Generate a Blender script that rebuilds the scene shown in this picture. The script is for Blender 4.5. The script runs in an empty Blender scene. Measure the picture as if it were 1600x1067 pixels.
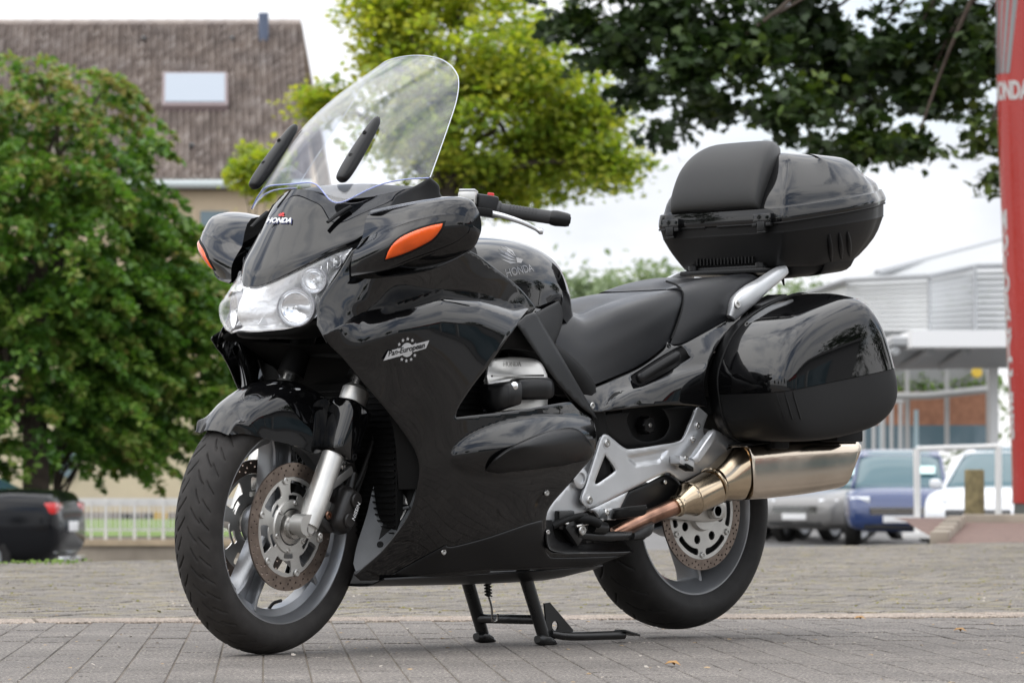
import bpy, bmesh, math, random
import numpy as np
from mathutils import Vector, Matrix
from mathutils.geometry import delaunay_2d_cdt
random.seed(7); rng = np.random.default_rng(7)
SC = bpy.context.scene
COL = SC.collection

# ------------------------------------------------------------------ camera, light, sky
FPX = 6167.0; TH = math.radians(46.12); PIT = math.radians(2.104)
CAM = np.array([7.239, 7.064, 0.405])
RX = np.array([-math.cos(TH), math.sin(TH), 0.0])           # camera right (horizontal)
F0 = np.array([-math.sin(TH), -math.cos(TH), 0.0])          # camera forward (horizontal)
FW = F0*math.cos(PIT) + np.array([0, 0, math.sin(PIT)])
UP = np.array([0, 0, math.cos(PIT)]) - F0*math.sin(PIT)
cd = bpy.data.cameras.new("camera"); cam = bpy.data.objects.new("camera", cd); COL.objects.link(cam)
cd.lens = FPX/1600*36; cd.sensor_width = 36; cd.clip_end = 3000; cd.clip_start = 0.1
M = Matrix(((RX[0], UP[0], -FW[0], CAM[0]), (RX[1], UP[1], -FW[1], CAM[1]), (RX[2], UP[2], -FW[2], CAM[2]), (0, 0, 0, 1)))
cam.matrix_world = M
cd.dof.use_dof = True; cd.dof.focus_distance = 9.75; cd.dof.aperture_fstop = 10.5; cd.dof.aperture_blades = 0
SC.camera = cam
SC.render.engine = 'CYCLES'
SC.cycles.use_denoising = True
SC.cycles.max_bounces = 12; SC.cycles.transparent_max_bounces = 24; SC.cycles.transmission_bounces = 8
SC.cycles.caustics_reflective = False; SC.cycles.caustics_refractive = False
SC.view_settings.view_transform = 'Standard'; SC.view_settings.look = 'None'
SC.view_settings.exposure = 0.70; SC.view_settings.gamma = 1.0; SC.view_settings.use_curve_mapping = False

SUN_EL = math.radians(52)
SUN_DIR = F0*(-0.55) + RX*(-0.62)          # horizontal direction towards the sun: behind the camera, to its left
SUN_DIR = SUN_DIR/np.linalg.norm(SUN_DIR)
sl = bpy.data.lights.new("sun", 'SUN'); sl.energy = 0.6; sl.angle = math.radians(85); sl.color = (1, .96, .9)
so = bpy.data.objects.new("sun", sl); COL.objects.link(so)
sv = Vector((SUN_DIR[0]*math.cos(SUN_EL), SUN_DIR[1]*math.cos(SUN_EL), math.sin(SUN_EL)))
so.rotation_euler = sv.to_track_quat('Z', 'Y').to_euler(); so.location = (0, 0, 20)

wd = bpy.data.worlds.new("World"); SC.world = wd; wd.use_nodes = True
nt = wd.node_tree; nt.nodes.clear()
def N(t, **k):
    n = nt.nodes.new(t)
    for a, b in k.items(): setattr(n, a, b)
    return n
out = N('ShaderNodeOutputWorld'); bg = N('ShaderNodeBackground'); bgc = N('ShaderNodeBackground'); mix = N('ShaderNodeMixShader')
sky = N('ShaderNodeTexSky', sky_type='NISHITA', sun_disc=False, sun_elevation=SUN_EL, sun_rotation=math.atan2(SUN_DIR[0], SUN_DIR[1]))
bg.inputs['Strength'].default_value = 0.12
nt.links.new(sky.outputs[0], bg.inputs[0])
tc = N('ShaderNodeTexCoord'); mp = N('ShaderNodeMapping'); mp.inputs['Scale'].default_value = (1.3, 1.3, 3.2)
nt.links.new(tc.outputs['Generated'], mp.inputs[0])
n1 = N('ShaderNodeTexNoise'); n1.inputs['Scale'].default_value = 2.3; n1.inputs['Detail'].default_value = 7; n1.inputs['Roughness'].default_value = .55
nt.links.new(mp.outputs[0], n1.inputs['Vector'])
r1 = N('ShaderNodeValToRGB'); r1.color_ramp.elements[0].position = .33; r1.color_ramp.elements[0].color = (.52, .56, .64, 1)
r1.color_ramp.elements[1].position = .54; r1.color_ramp.elements[1].color = (1.0, 1.0, 1.01, 1)
nt.links.new(n1.outputs[0], r1.inputs[0])
n2 = N('ShaderNodeTexNoise'); n2.inputs['Scale'].default_value = 1.7; n2.inputs['Detail'].default_value = 6
mp2 = N('ShaderNodeMapping'); mp2.inputs['Location'].default_value = (4.3, 1.7, .6); mp2.inputs['Scale'].default_value = (1.2, 1.2, 2.6)
nt.links.new(tc.outputs['Generated'], mp2.inputs[0]); nt.links.new(mp2.outputs[0], n2.inputs['Vector'])
r2 = N('ShaderNodeValToRGB'); r2.color_ramp.elements[0].position = .36; r2.color_ramp.elements[0].color = (.25, .25, .25, 1)
r2.color_ramp.elements[1].position = .46; r2.color_ramp.elements[1].color = (1, 1, 1, 1)
nt.links.new(n2.outputs[0], r2.inputs[0])
nt.links.new(r1.outputs[0], bgc.inputs[0])
# overcast sky: brighter towards the zenith
sx = N('ShaderNodeSeparateXYZ'); nt.links.new(tc.outputs['Generated'], sx.inputs[0])
ov = N('ShaderNodeMath', operation='MULTIPLY_ADD'); ov.inputs[1].default_value = 1.05; ov.inputs[2].default_value = 0.76; ov.use_clamp = False
mz = N('ShaderNodeMath', operation='MAXIMUM'); mz.inputs[1].default_value = 0.0; nt.links.new(sx.outputs[2], mz.inputs[0]); nt.links.new(mz.outputs[0], ov.inputs[0]); nt.links.new(ov.outputs[0], bgc.inputs['Strength'])
nt.links.new(r2.outputs[0], mix.inputs[0]); nt.links.new(bg.outputs[0], mix.inputs[1]); nt.links.new(bgc.outputs[0], mix.inputs[2])
nt.links.new(mix.outputs[0], out.inputs[0])

# ------------------------------------------------------------------ measuring helpers
def P(u, v, y):
    """point of the motorcycle seen at photo coordinate (u, v) that lies y metres left of its centre plane"""
    d = FW*FPX + RX*(u-800) - UP*(v-533.5)
    return CAM + d*((y-CAM[1])/d[1])
def G(a, b, z=0.0):
    """a metres ahead of the camera, b metres to its right, height z"""
    p = CAM + F0*a + RX*b
    return np.array([p[0], p[1], z])
def BG(u, v, a):
    d = FW*FPX + RX*(u-800) - UP*(v-533.5)
    return CAM + d*(a/float(d@F0))
def bofu(u, a): return (u-800)/FPX*a

# ------------------------------------------------------------------ materials
MATS = {}
def mat(name, color, rough=.5, metal=0., coat=0., noise=0., nscale=20., bump=0., bscale=80., spec=.5, col2=None, rvar=0., emis=None):
    if name in MATS: return MATS[name]
    m = bpy.data.materials.new(name); m.use_nodes = True; t = m.node_tree; b = t.nodes['Principled BSDF']
    b.inputs['Base Color'].default_value = (*color, 1); b.inputs['Roughness'].default_value = rough
    b.inputs['Metallic'].default_value = metal; b.inputs['Coat Weight'].default_value = coat; b.inputs['Coat Roughness'].default_value = .02
    b.inputs['Specular IOR Level'].default_value = spec
    g = t.nodes.new('ShaderNodeTexCoord')
    if noise or col2:
        n = t.nodes.new('ShaderNodeTexNoise'); n.inputs['Scale'].default_value = nscale; n.inputs['Detail'].default_value = 6
        t.links.new(g.outputs['Object'], n.inputs['Vector'])
        r = t.nodes.new('ShaderNodeValToRGB'); r.color_ramp.elements[0].position = .35; r.color_ramp.elements[1].position = .65
        c2 = col2 if col2 else tuple(c*(1-noise) for c in color)
        r.color_ramp.elements[0].color = (*c2, 1); r.color_ramp.elements[1].color = (*color, 1)
        t.links.new(n.outputs[0], r.inputs[0]); t.links.new(r.outputs[0], b.inputs['Base Color'])
    if rvar:
        n = t.nodes.new('ShaderNodeTexNoise'); n.inputs['Scale'].default_value = 9; n.inputs['Detail'].default_value = 5
        t.links.new(g.outputs['Object'], n.inputs['Vector'])
        mr = t.nodes.new('ShaderNodeMapRange'); mr.inputs[1].default_value = .35; mr.inputs[2].default_value = .7
        mr.inputs[3].default_value = max(rough-rvar, 0); mr.inputs[4].default_value = rough+rvar
        t.links.new(n.outputs[0], mr.inputs[0]); t.links.new(mr.outputs[0], b.inputs['Roughness'])
    if bump:
        n = t.nodes.new('ShaderNodeTexNoise'); n.inputs['Scale'].default_value = bscale; n.inputs['Detail'].default_value = 4
        t.links.new(g.outputs['Object'], n.inputs['Vector'])
        bm = t.nodes.new('ShaderNodeBump'); bm.inputs['Strength'].default_value = bump; bm.inputs['Distance'].default_value = .004
        t.links.new(n.outputs[0], bm.inputs['Height']); t.links.new(bm.outputs[0], b.inputs['Normal'])
    if emis:
        b.inputs['Emission Color'].default_value = (*emis[0], 1); b.inputs['Emission Strength'].default_value = emis[1]
    MATS[name] = m; return m
def glass_mat(name, tint=(.96, .97, 1.), ior=1.45, rough=0.0, gl=1.0):
    if name in MATS: return MATS[name]
    m = bpy.data.materials.new(name); m.use_nodes = True; t = m.node_tree; t.nodes.clear()
    o = t.nodes.new('ShaderNodeOutputMaterial'); tr = t.nodes.new('ShaderNodeBsdfTransparent'); gs = t.nodes.new('ShaderNodeBsdfGlossy')
    lw = t.nodes.new('ShaderNodeLayerWeight'); lw.inputs['Blend'].default_value = .5
    pw_ = t.nodes.new('ShaderNodeMath'); pw_.operation = 'POWER'; pw_.inputs[1].default_value = 4.5
    fr = t.nodes.new('ShaderNodeMath'); fr.operation = 'MULTIPLY_ADD'; fr.inputs[1].default_value = .55; fr.inputs[2].default_value = ((ior-1)/(ior+1))**2
    t.links.new(lw.outputs['Facing'], pw_.inputs[0]); t.links.new(pw_.outputs[0], fr.inputs[0]); mx = t.nodes.new('ShaderNodeMixShader')
    tr.inputs[0].default_value = (*tint, 1); gs.inputs['Roughness'].default_value = rough
    gs.inputs[0].default_value = (gl, gl, gl, 1)
    t.links.new(fr.outputs[0], mx.inputs[0]); t.links.new(tr.outputs[0], mx.inputs[1]); t.links.new(gs.outputs[0], mx.inputs[2])
    t.links.new(mx.outputs[0], o.inputs[0]); MATS[name] = m; return m

PAINT = mat('gloss_black_paint', (.0028, .0028, .0031), .035, coat=.12, spec=.55, rvar=.015)
SATIN = mat('satin_black_plastic', (.0045, .0045, .0048), .34, spec=.36, bump=.05, bscale=900)
MATTE = mat('matte_black_plastic', (.006, .006, .0062), .5, spec=.30, bump=.1, bscale=700)
DARK = mat('black_inner_plastic', (.004, .004, .004), .6, spec=.25)
GREYP = mat('grey_inner_plastic', (.10, .105, .11), .45, noise=.3, nscale=9)
SEATM = mat('seat_vinyl', (.0085, .009, .0105), .37, spec=.45, bump=.12, bscale=1200, rvar=.05)
PAD = mat('backrest_vinyl', (.018, .018, .0175), .46, spec=.4, bump=.15, bscale=1000)
RUBBER = mat('rubber', (.016, .0152, .0145), .66, spec=.3, noise=.35, nscale=30, bump=.15, bscale=500)
GRIPM = mat('grip_rubber', (.03, .03, .031), .55, bump=.2, bscale=400)
SILVER = mat('silver_paint', (.66, .67, .68), .36, metal=.75, noise=.08, nscale=14, bump=.03, bscale=600)
RIMM = mat('wheel_silver', (.33, .34, .355), .32, metal=.7, noise=.15, nscale=10)
ALU = mat('cast_aluminium', (.66, .65, .62), .40, metal=.85, noise=.18, nscale=12, bump=.06, bscale=300)
STEEL = mat('steel', (.55, .54, .52), .25, metal=1.)
DISCM = mat('worn_brake_steel', (.27, .215, .18), .34, metal=.85, noise=.3, nscale=40)
CHROME = mat('chrome', (.86, .87, .88), .06, metal=1.)
REFL = mat('reflector_chrome', (.95, .955, .965), .14, metal=.35, bump=.8, bscale=60)
TREAD = mat('dusty_rubber', (.034, .031, .029), .68, noise=.35, nscale=26, spec=.3, bump=.15, bscale=500)
EXH = mat('exhaust_steel', (.66, .575, .475), .15, metal=1., noise=.15, nscale=9, rvar=.06, bump=.03, bscale=250)
EXG = mat('golden_exhaust_steel', (.60, .485, .345), .14, metal=1., noise=.2, nscale=8, rvar=.05)
EXHB = mat('burnt_exhaust_pipe', (.42, .24, .17), .28, metal=1., noise=.5, nscale=25)
AMBER = mat('amber_lens', (.92, .115, .006), .10, coat=.4, noise=.2, nscale=25)
REDL = mat('red_lens', (.6, .01, .01), .1, coat=1.)
REDB = mat('red_plastic', (.7, .03, .03), .4)
WHITEP = mat('white_print', (.8, .8, .8), .4)
GREYPRINT = mat('grey_decal', (.10, .10, .105), .12, coat=1.)
SCREEN = glass_mat('windscreen_acrylic', (.95, .96, .98), 1.68)
LENS = glass_mat('headlight_lens', (.98, .98, .98), 1.45)
SEDGE = mat('acrylic_edge', (.25, .30, .62), .1, coat=1.)
STANDM = mat('black_stand_steel', (.012, .012, .012), .32, rvar=.1, noise=.3)
CARB = mat('brake_caliper_black', (.016, .014, .013), .4, noise=.4)

# ------------------------------------------------------------------ mesh helpers
def mk(name, geo, m, parent=None, smooth=True, angle=38, kind=None, label=None, cat=None, group=None):
    """geo: list of (verts, faces) or one (verts, faces) -> ONE mesh object"""
    if isinstance(geo, tuple): geo = [geo]
    V = []; Fc = []
    for v, f in geo:
        o = len(V); V += [tuple(map(float, p)) for p in v]; Fc += [tuple(i+o for i in q) for q in f]
    me = bpy.data.meshes.new(name); me.from_pydata(V, [], Fc)
    bm = bmesh.new(); bm.from_mesh(me); bmesh.ops.remove_doubles(bm, verts=bm.verts, dist=1e-5)
    bmesh.ops.recalc_face_normals(bm, faces=bm.faces); bm.to_mesh(me); bm.free()
    if smooth:
        me.shade_smooth()
        me.set_sharp_from_angle(angle=math.radians(angle))
    me.materials.append(m)
    return link(name, me, parent, kind, label, cat, group)
def link(name, me, parent=None, kind=None, label=None, cat=None, group=None):
    o = bpy.data.objects.new(name, me); COL.objects.link(o)
    if parent is not None: o.parent = parent
    tag(o, label, cat, group, kind); return o
def tag(o, label=None, cat=None, group=None, kind=None):
    if label: o['label'] = label
    if cat: o['category'] = cat
    if group: o['group'] = group
    if kind: o['kind'] = kind
    return o
def empty(name, loc, label, cat, group=None, rz=0):
    o = bpy.data.objects.new(name, None); COL.objects.link(o); o.location = tuple(map(float, loc)); o.rotation_euler = (0, 0, rz)
    return tag(o, label, cat, group)

def cr(pts, n, closed=False):
    """Catmull-Rom through pts, n samples per span"""
    P_ = np.array(pts, float); L = len(P_); res = []
    spans = L if closed else L-1
    for i in range(spans):
        if closed: a, b, c, d = P_[(i-1) % L], P_[i], P_[(i+1) % L], P_[(i+2) % L]
        else:
            b, c = P_[i], P_[i+1]
            a = P_[i-1] if i > 0 else 2*b-c
            d = P_[i+2] if i+2 < L else 2*c-b
        for k in range(n):
            t = k/n
            res.append(.5*((2*b)+(-a+c)*t+(2*a-5*b+4*c-d)*t*t+(-a+3*b-3*c+d)*t**3))
    if not closed: res.append(P_[-1])
    return np.array(res)
def gridfaces(nr, nc, closed=False, flip=False):
    f = []
    for i in range(nr-1):
        for j in range(nc if closed else nc-1):
            a = i*nc+j; b = i*nc+(j+1) % nc; c = (i+1)*nc+(j+1) % nc; d = (i+1)*nc+j
            f.append((a, b, c, d) if not flip else (d, c, b, a))
    return f
def resample(rows, su, sv, closed=False):
    R_ = np.array(rows, float)
    A = np.array([cr(r, sv, closed) for r in R_])
    B = np.array([cr(A[:, j], su) for j in range(A.shape[1])])
    return B.transpose(1, 0, 2)
def patch(rows, su=5, sv=5, thick=.003, closed=False):
    g = resample(rows, su, sv, closed); nr, nc = g.shape[:2]
    V = g.reshape(-1, 3)
    return thicken(V, gridfaces(nr, nc, closed), thick)
def vnormals(V, F):
    n = np.zeros_like(V)
    for f in F:
        p = V[list(f)]
        c = np.cross(p[1]-p[0], p[2]-p[0]) if len(f) == 3 else np.cross(p[2]-p[0], p[3]-p[1])
        for i in f: n[i] += c
    l = np.linalg.norm(n, axis=1); l[l == 0] = 1
    return n/l[:, None]
def thicken(V, F, t):
    V = np.asarray(V, float)
    if t == 0: return (V, F)
    n = vnormals(V, F); k = len(V); W = np.vstack([V, V-n*t])
    cnt = {}
    for f in F:
        for a, b in zip(f, f[1:]+f[:1]): cnt[(a, b)] = 1
    E = [(a, b) for (a, b) in cnt if (b, a) not in cnt]
    FF = list(F)+[tuple(reversed([i+k for i in f])) for f in F]+[(b, a, a+k, b+k) for a, b in E]
    return (W, FF)
def symm(half):
    """half rows run from the centre plane (y=0) outwards; returns rows right edge .. centre .. left edge"""
    out_ = []
    for r in half:
        r = [np.array(p, float) for p in r]
        m = [p*np.array([1, -1, 1]) for p in r[1:]][::-1]
        out_.append(m+r)
    return out_
def PR(r): return [P(*p) for p in r]
def mir(geo):
    if isinstance(geo, tuple): geo = [geo]
    return [(np.asarray(v, float)*np.array([1, -1, 1]), [tuple(reversed(f)) for f in fs]) for v, fs in geo]
def both(name, geo, m, parent, label=None, **k):
    a = mk(name, geo, m, parent, label=label, **k); b = mk(name, mir(geo), m, parent, label=label, **k); return a, b
def loft(rings, su=4, sv=4, cap=True):
    g = resample(rings, su, sv, True); nr, nc = g.shape[:2]
    V = [tuple(p) for p in g.reshape(-1, 3)]; F = gridfaces(nr, nc, True)
    if cap:
        for row, rev in ((0, False), (nr-1, True)):
            c = g[row].mean(0); V.append(tuple(c)); ci = len(V)-1
            for j in range(nc):
                a, b = row*nc+j, row*nc+(j+1) % nc
                F.append((ci, b, a) if not rev else (ci, a, b))
    return (V, F)
def se(c, ex, ey, a, b, n=2.6, k=12, ph=0.):
    """super-ellipse ring about c in the plane of unit vectors ex, ey"""
    c = np.array(c, float); ex = np.array(ex, float); ey = np.array(ey, float); r = []
    for i in range(k):
        t = 2*math.pi*i/k+ph; ct, st = math.cos(t), math.sin(t)
        r.append(c+ex*a*math.copysign(abs(ct)**(2/n), ct)+ey*b*math.copysign(abs(st)**(2/n), st))
    return r
def tube(pts, rad, n=10, sub=5, sq=None):
    p = cr(pts, sub) if sub > 1 and len(pts) > 2 else np.array(pts, float)
    rr = np.interp(np.linspace(0, 1, len(p)), np.linspace(0, 1, len(rad)), rad) if hasattr(rad, '__len__') else [rad]*len(p)
    rings = []; up = np.array([0.03, .02, 1.]); 
    T = np.gradient(p, axis=0) if len(p) > 1 else None
    t0 = T[0]/np.linalg.norm(T[0]); u = np.cross(up, t0)
    if np.linalg.norm(u) < .2: u = np.cross([1, 0, 0], t0)
    u /= np.linalg.norm(u)
    for i in range(len(p)):
        t = T[i]/np.linalg.norm(T[i]); u = u-t*(u@t); u /= np.linalg.norm(u); w = np.cross(t, u)
        rings.append([p[i]+(u*math.cos(a)*(sq[0] if sq else 1)+w*math.sin(a)*(sq[1] if sq else 1))*rr[i] for a in np.arange(n)*2*math.pi/n])
    V = [tuple(q) for r in rings for q in r]; F = gridfaces(len(rings), n, True)
    F.append(tuple(range(n))[::-1]); F.append(tuple(range((len(rings)-1)*n, len(rings)*n)))
    return (V, F)
def lathe(prof, c, axis, n=64, a0=0, a1=2*math.pi, ref=None):
    """prof: (along-axis, radius) pairs"""
    c = np.array(c, float); ax = np.array(axis, float); ax /= np.linalg.norm(ax)
    r = np.array(ref if ref is not None else ([1, 0, 0] if abs(ax[0]) < .9 else [0, 0, 1]), float); r -= ax*(r@ax); r /= np.linalg.norm(r); s = np.cross(ax, r)
    full = abs(a1-a0-2*math.pi) < 1e-6; V = []; k = n if full else n+1
    for i in range(k):
        t = a0+(a1-a0)*i/n
        for (h, q) in prof: V.append(c+ax*h+(r*math.cos(t)+s*math.sin(t))*q)
    m = len(prof); F = []
    for i in range(n):
        for j in range(m-1):
            a = i*m+j; b = ((i+1) % k)*m+j; F.append((a, a+1, b+1, b))
    return (V, F)
def disc_cyl(c, axis, r, h, n=20, bev=.15):
    b = r*bev
    return lathe([(0, 0.0001), (0, r), (h-b, r), (h, r-b), (h, 0.0001)], c, axis, n)
def box(c, ex, ey, ez, s, bev=0.):
    """oriented box, optional bevel"""
    c = np.array(c, float); ex, ey, ez = [np.array(e, float)/np.linalg.norm(e) for e in (ex, ey, ez)]
    bm = bmesh.new(); bmesh.ops.create_cube(bm, size=1)
    for v in bm.verts: v.co = Vector((v.co.x*s[0], v.co.y*s[1], v.co.z*s[2]))
    if bev: bmesh.ops.bevel(bm, geom=bm.edges[:], offset=bev, segments=2, affect='EDGES', profile=.6)
    V = [c+ex*v.co.x+ey*v.co.y+ez*v.co.z for v in bm.verts]; bm.verts.index_update(); F = [tuple(v.index for v in f.verts) for f in bm.faces]; bm.free()
    return (V, F)
X_, Y_, Z_ = np.eye(3)
def abox(x0, x1, y0, y1, z0, z1, bev=0.):
    return box(((x0+x1)/2, (y0+y1)/2, (z0+z1)/2), X_, Y_, Z_, (abs(x1-x0), abs(y1-y0), abs(z1-z0)), bev)

# ---- outline panels
def outline(pts, step=4.):
    """pts: (u,v) smooth or (u,v,1) sharp corner; closed; spline between corners"""
    L = len(pts); sh = [i for i, p in enumerate(pts) if len(p) > 2]
    P2 = [np.array(p[:2], float) for p in pts]
    segs = []
    if not sh: segs = [(P2, True)]
    else:
        for k, s in enumerate(sh):
            e = sh[(k+1) % len(sh)]
            idx = [s]; i = (s+1) % L
            while i != e: idx.append(i); i = (i+1) % L
            idx.append(e); segs.append(([P2[j] for j in idx], False))
    res = []
    for q, cl in segs:
        if len(q) == 2 and not cl: c = np.array([q[0]+(q[1]-q[0])*t for t in np.linspace(0, 1, 9)])
        else: c = cr(q, 12, cl)
        if cl: c = np.vstack([c, c[:1]])
        d = np.r_[0, np.cumsum(np.linalg.norm(np.diff(c, axis=0), axis=1))]; n = max(2, int(d[-1]/step))
        t = np.linspace(0, d[-1], n+1)[:-1]
        res.append(np.c_[np.interp(t, d, c[:, 0]), np.interp(t, d, c[:, 1])])
    return np.vstack(res)
def inside(pts, poly):
    x, y = pts[:, 0], pts[:, 1]; c = np.zeros(len(pts), bool); n = len(poly)
    for i in range(n):
        x0, y0 = poly[i]; x1, y1 = poly[(i+1) % n]
        m = ((y0 > y) != (y1 > y)); 
        if y1 != y0: c ^= m & (x < (x1-x0)*(y-y0)/(y1-y0)+x0)
    return c
def edist(pts, poly):
    A = poly; B = np.roll(poly, -1, 0); d = np.full(len(pts), 1e9)
    for a, b in zip(A, B):
        ab = b-a; l = ab@ab
        if l == 0: continue
        t = np.clip(((pts-a)@ab)/l, 0, 1); q = a+t[:, None]*ab
        d = np.minimum(d, np.linalg.norm(pts-q, axis=1))
    return d
def cdt(loops, interior):
    V = []; E = []
    for lp in loops:
        o = len(V); V += [tuple(p) for p in lp]; n = len(lp); E += [(o+i, o+(i+1) % n) for i in range(n)]
    V += [tuple(p) for p in interior]
    r = delaunay_2d_cdt([Vector(p) for p in V], E, [], 0, 1e-6)
    vs = np.array([tuple(p) for p in r[0]]); fs = [tuple(f) for f in r[2]]
    cen = np.array([vs[list(f)].mean(0) for f in fs]); k = inside(cen, np.array(loops[0]))
    for h in loops[1:]: k &= ~inside(cen, np.array(h))
    return vs, [f for f, q in zip(fs, k) if q]
def tps(dp):
    """thin-plate spline through (u,v,value)"""
    D = np.array(dp, float); X = D[:, :2]/200.; n = len(D)
    def K(a, b):
        r2 = ((a[:, None]-b[None])**2).sum(-1); return r2*np.log(r2+1e-12)*.5
    A = np.zeros((n+3, n+3)); A[:n, :n] = K(X, X)+np.eye(n)*1e-4; A[:n, n] = 1; A[:n, n+1:] = X; A[n, :n] = 1; A[n+1:, :n] = X.T
    w = np.linalg.solve(A, np.r_[D[:, 2], 0, 0, 0])
    def f(p):
        p = np.atleast_2d(np.asarray(p, float))/200.
        return K(p, X)@w[:n]+w[n]+p@w[n+1:]
    return f
def panel_geo(ol, depth, holes=(), step=5., thick=.004, roll=(2.0, .002), extra=None):
    lp = outline(ol, step*.8); hs = [outline(h, step*.8) for h in holes]
    fn = tps(depth) if not callable(depth) else depth
    loops = [lp]+hs
    lo = lp.min(0); hi = lp.max(0)
    gx, gy = np.meshgrid(np.arange(lo[0], hi[0]+step, step), np.arange(lo[1], hi[1]+step, step*.866))
    gx = gx+(np.arange(gx.shape[0]) % 2)[:, None]*step*.5
    g = np.c_[gx.ravel(), gy.ravel()]
    k = inside(g, lp); 
    for h in hs: k &= ~inside(g, h)
    g = g[k]; ed = edist(g, lp)
    for h in hs: ed = np.minimum(ed, edist(g, h))
    rp = roll[0] if roll else 0
    g = g[ed > rp+step*.45]
    ins = []
    if roll:
        for q in loops:
            t = np.roll(q, -1, 0)-np.roll(q, 1, 0); t /= np.linalg.norm(t, axis=1)[:, None]+1e-9; nrm = np.c_[-t[:, 1], t[:, 0]]
            for frac in (.35, 1.):
                for sgn in (1, -1):
                    c = q+nrm*rp*frac*sgn; kk = inside(c, lp)
                    for h in hs: kk &= ~inside(c, h)
                    e = edist(c, lp)
                    for h in hs: e = np.minimum(e, edist(c, h))
                    ins.append(c[kk & (e > rp*frac*.8)])
        g = np.vstack([g]+ins)
    vs, fs = cdt(loops, g)
    y = fn(vs)
    if extra is not None: y = y+extra(vs)
    if roll:
        e = edist(vs, lp)
        for h in hs: e = np.minimum(e, edist(vs, h))
        y = y-roll[1]*(1-np.clip(e/rp, 0, 1))**2
    V = np.array([P(a[0], a[1], b) for a, b in zip(vs, y)])
    f0 = fs[0]; 
    def ny(f): return np.cross(V[f[1]]-V[f[0]], V[f[2]]-V[f[0]])@np.array([.69, .72, 0])
    fs = [f if ny(f) > 0 else tuple(reversed(f)) for f in fs]
    return thicken(V, fs, thick), fn
def panel(name, ol, depth, m, parent, mirror=True, label=None, **k):
    g, fn = panel_geo(ol, depth, **k)
    mk(name, g, m, parent, label=label, angle=50)
    if mirror: mk(name, mir(g), m, parent, label=label, angle=50)
    return fn
def bump2d(cx, cy, rx, ry, ang, h, p=1.):
    ca, sa = math.cos(math.radians(ang)), math.sin(math.radians(ang))
    def f(v):
        d = v-np.array([cx, cy]); a = (d[:, 0]*ca+d[:, 1]*sa)/rx; b = (-d[:, 0]*sa+d[:, 1]*ca)/ry
        return h*np.clip(1-a*a-b*b, 0, 1)**p
    return f

bolt_mesh = {}
def bolt(pos, axis, r, parent, m=None, name='bolt', h=None):
    pos = np.array(pos, float); key = (round(r, 4), (m or STEEL).name)
    if key not in bolt_mesh:
        hh = h or r*.45
        o = mk('bolt', [lathe([(0, r), (hh*.6, r), (hh, r*.82), (hh, r*.5), (hh*.35, r*.45), (hh*.35, .0001)], (0, 0, 0), (0, 0, 1), 18)], m or STEEL)
        bolt_mesh[key] = o.data; bpy.data.objects.remove(o)
    o = link(name, bolt_mesh[key], parent)
    o.rotation_euler = Vector(tuple(map(float, axis))).to_track_quat('Z', 'Y').to_euler(); o.location = tuple(map(float, pos))
    return o
def text_mesh(s, size, ext=.0006, shear=0., spacing=1., bold=0.):
    c = bpy.data.curves.new('txt', 'FONT'); c.body = s; c.size = size; c.extrude = ext; c.shear = shear; c.space_character = spacing
    c.align_x = 'CENTER'; c.align_y = 'CENTER'; c.offset = bold; c.resolution_u = 4
    o = bpy.data.objects.new('txt', c); COL.objects.link(o); dg = bpy.context.evaluated_depsgraph_get()
    me = bpy.data.meshes.new_from_object(o.evaluated_get(dg)); bpy.data.objects.remove(o)
    V = np.array([tuple(v.co) for v in me.vertices]); F = [tuple(p.vertices) for p in me.polygons]; return V, F
def text_on(name, s, size, u, v, yfn, ang, m, parent, lift=.002, **k):
    """lettering laid on a panel of the motorcycle: centre at photo (u,v), following the panel's surface yfn"""
    V, F = text_mesh(s, size, **k); return decal(name, V, F, u, v, yfn, ang, m, parent, lift)
def decal(name, V, F, u, v, yfn, ang, m, parent, lift=.002):
    y0 = float(np.ravel(yfn([(u, v)]))[0]); c = P(u, v, y0)
    pu = P(u+8, v, float(np.ravel(yfn([(u+8, v)]))[0])); pv = P(u, v-8, float(np.ravel(yfn([(u, v-8)]))[0]))
    e1 = pu-c; e1 /= np.linalg.norm(e1); n = np.cross(e1, pv-c); n /= np.linalg.norm(n); e2 = np.cross(n, e1)
    a = math.radians(ang); x = e1*math.cos(a)+e2*math.sin(a); yv = -e1*math.sin(a)+e2*math.cos(a)
    if n@np.array([.69, .72, 0]) < 0: n = -n
    return mk(name, (np.array([c+x*p[0]+yv*p[1]+n*(lift+p[2]) for p in V]), F), m, parent, smooth=False)

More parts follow.
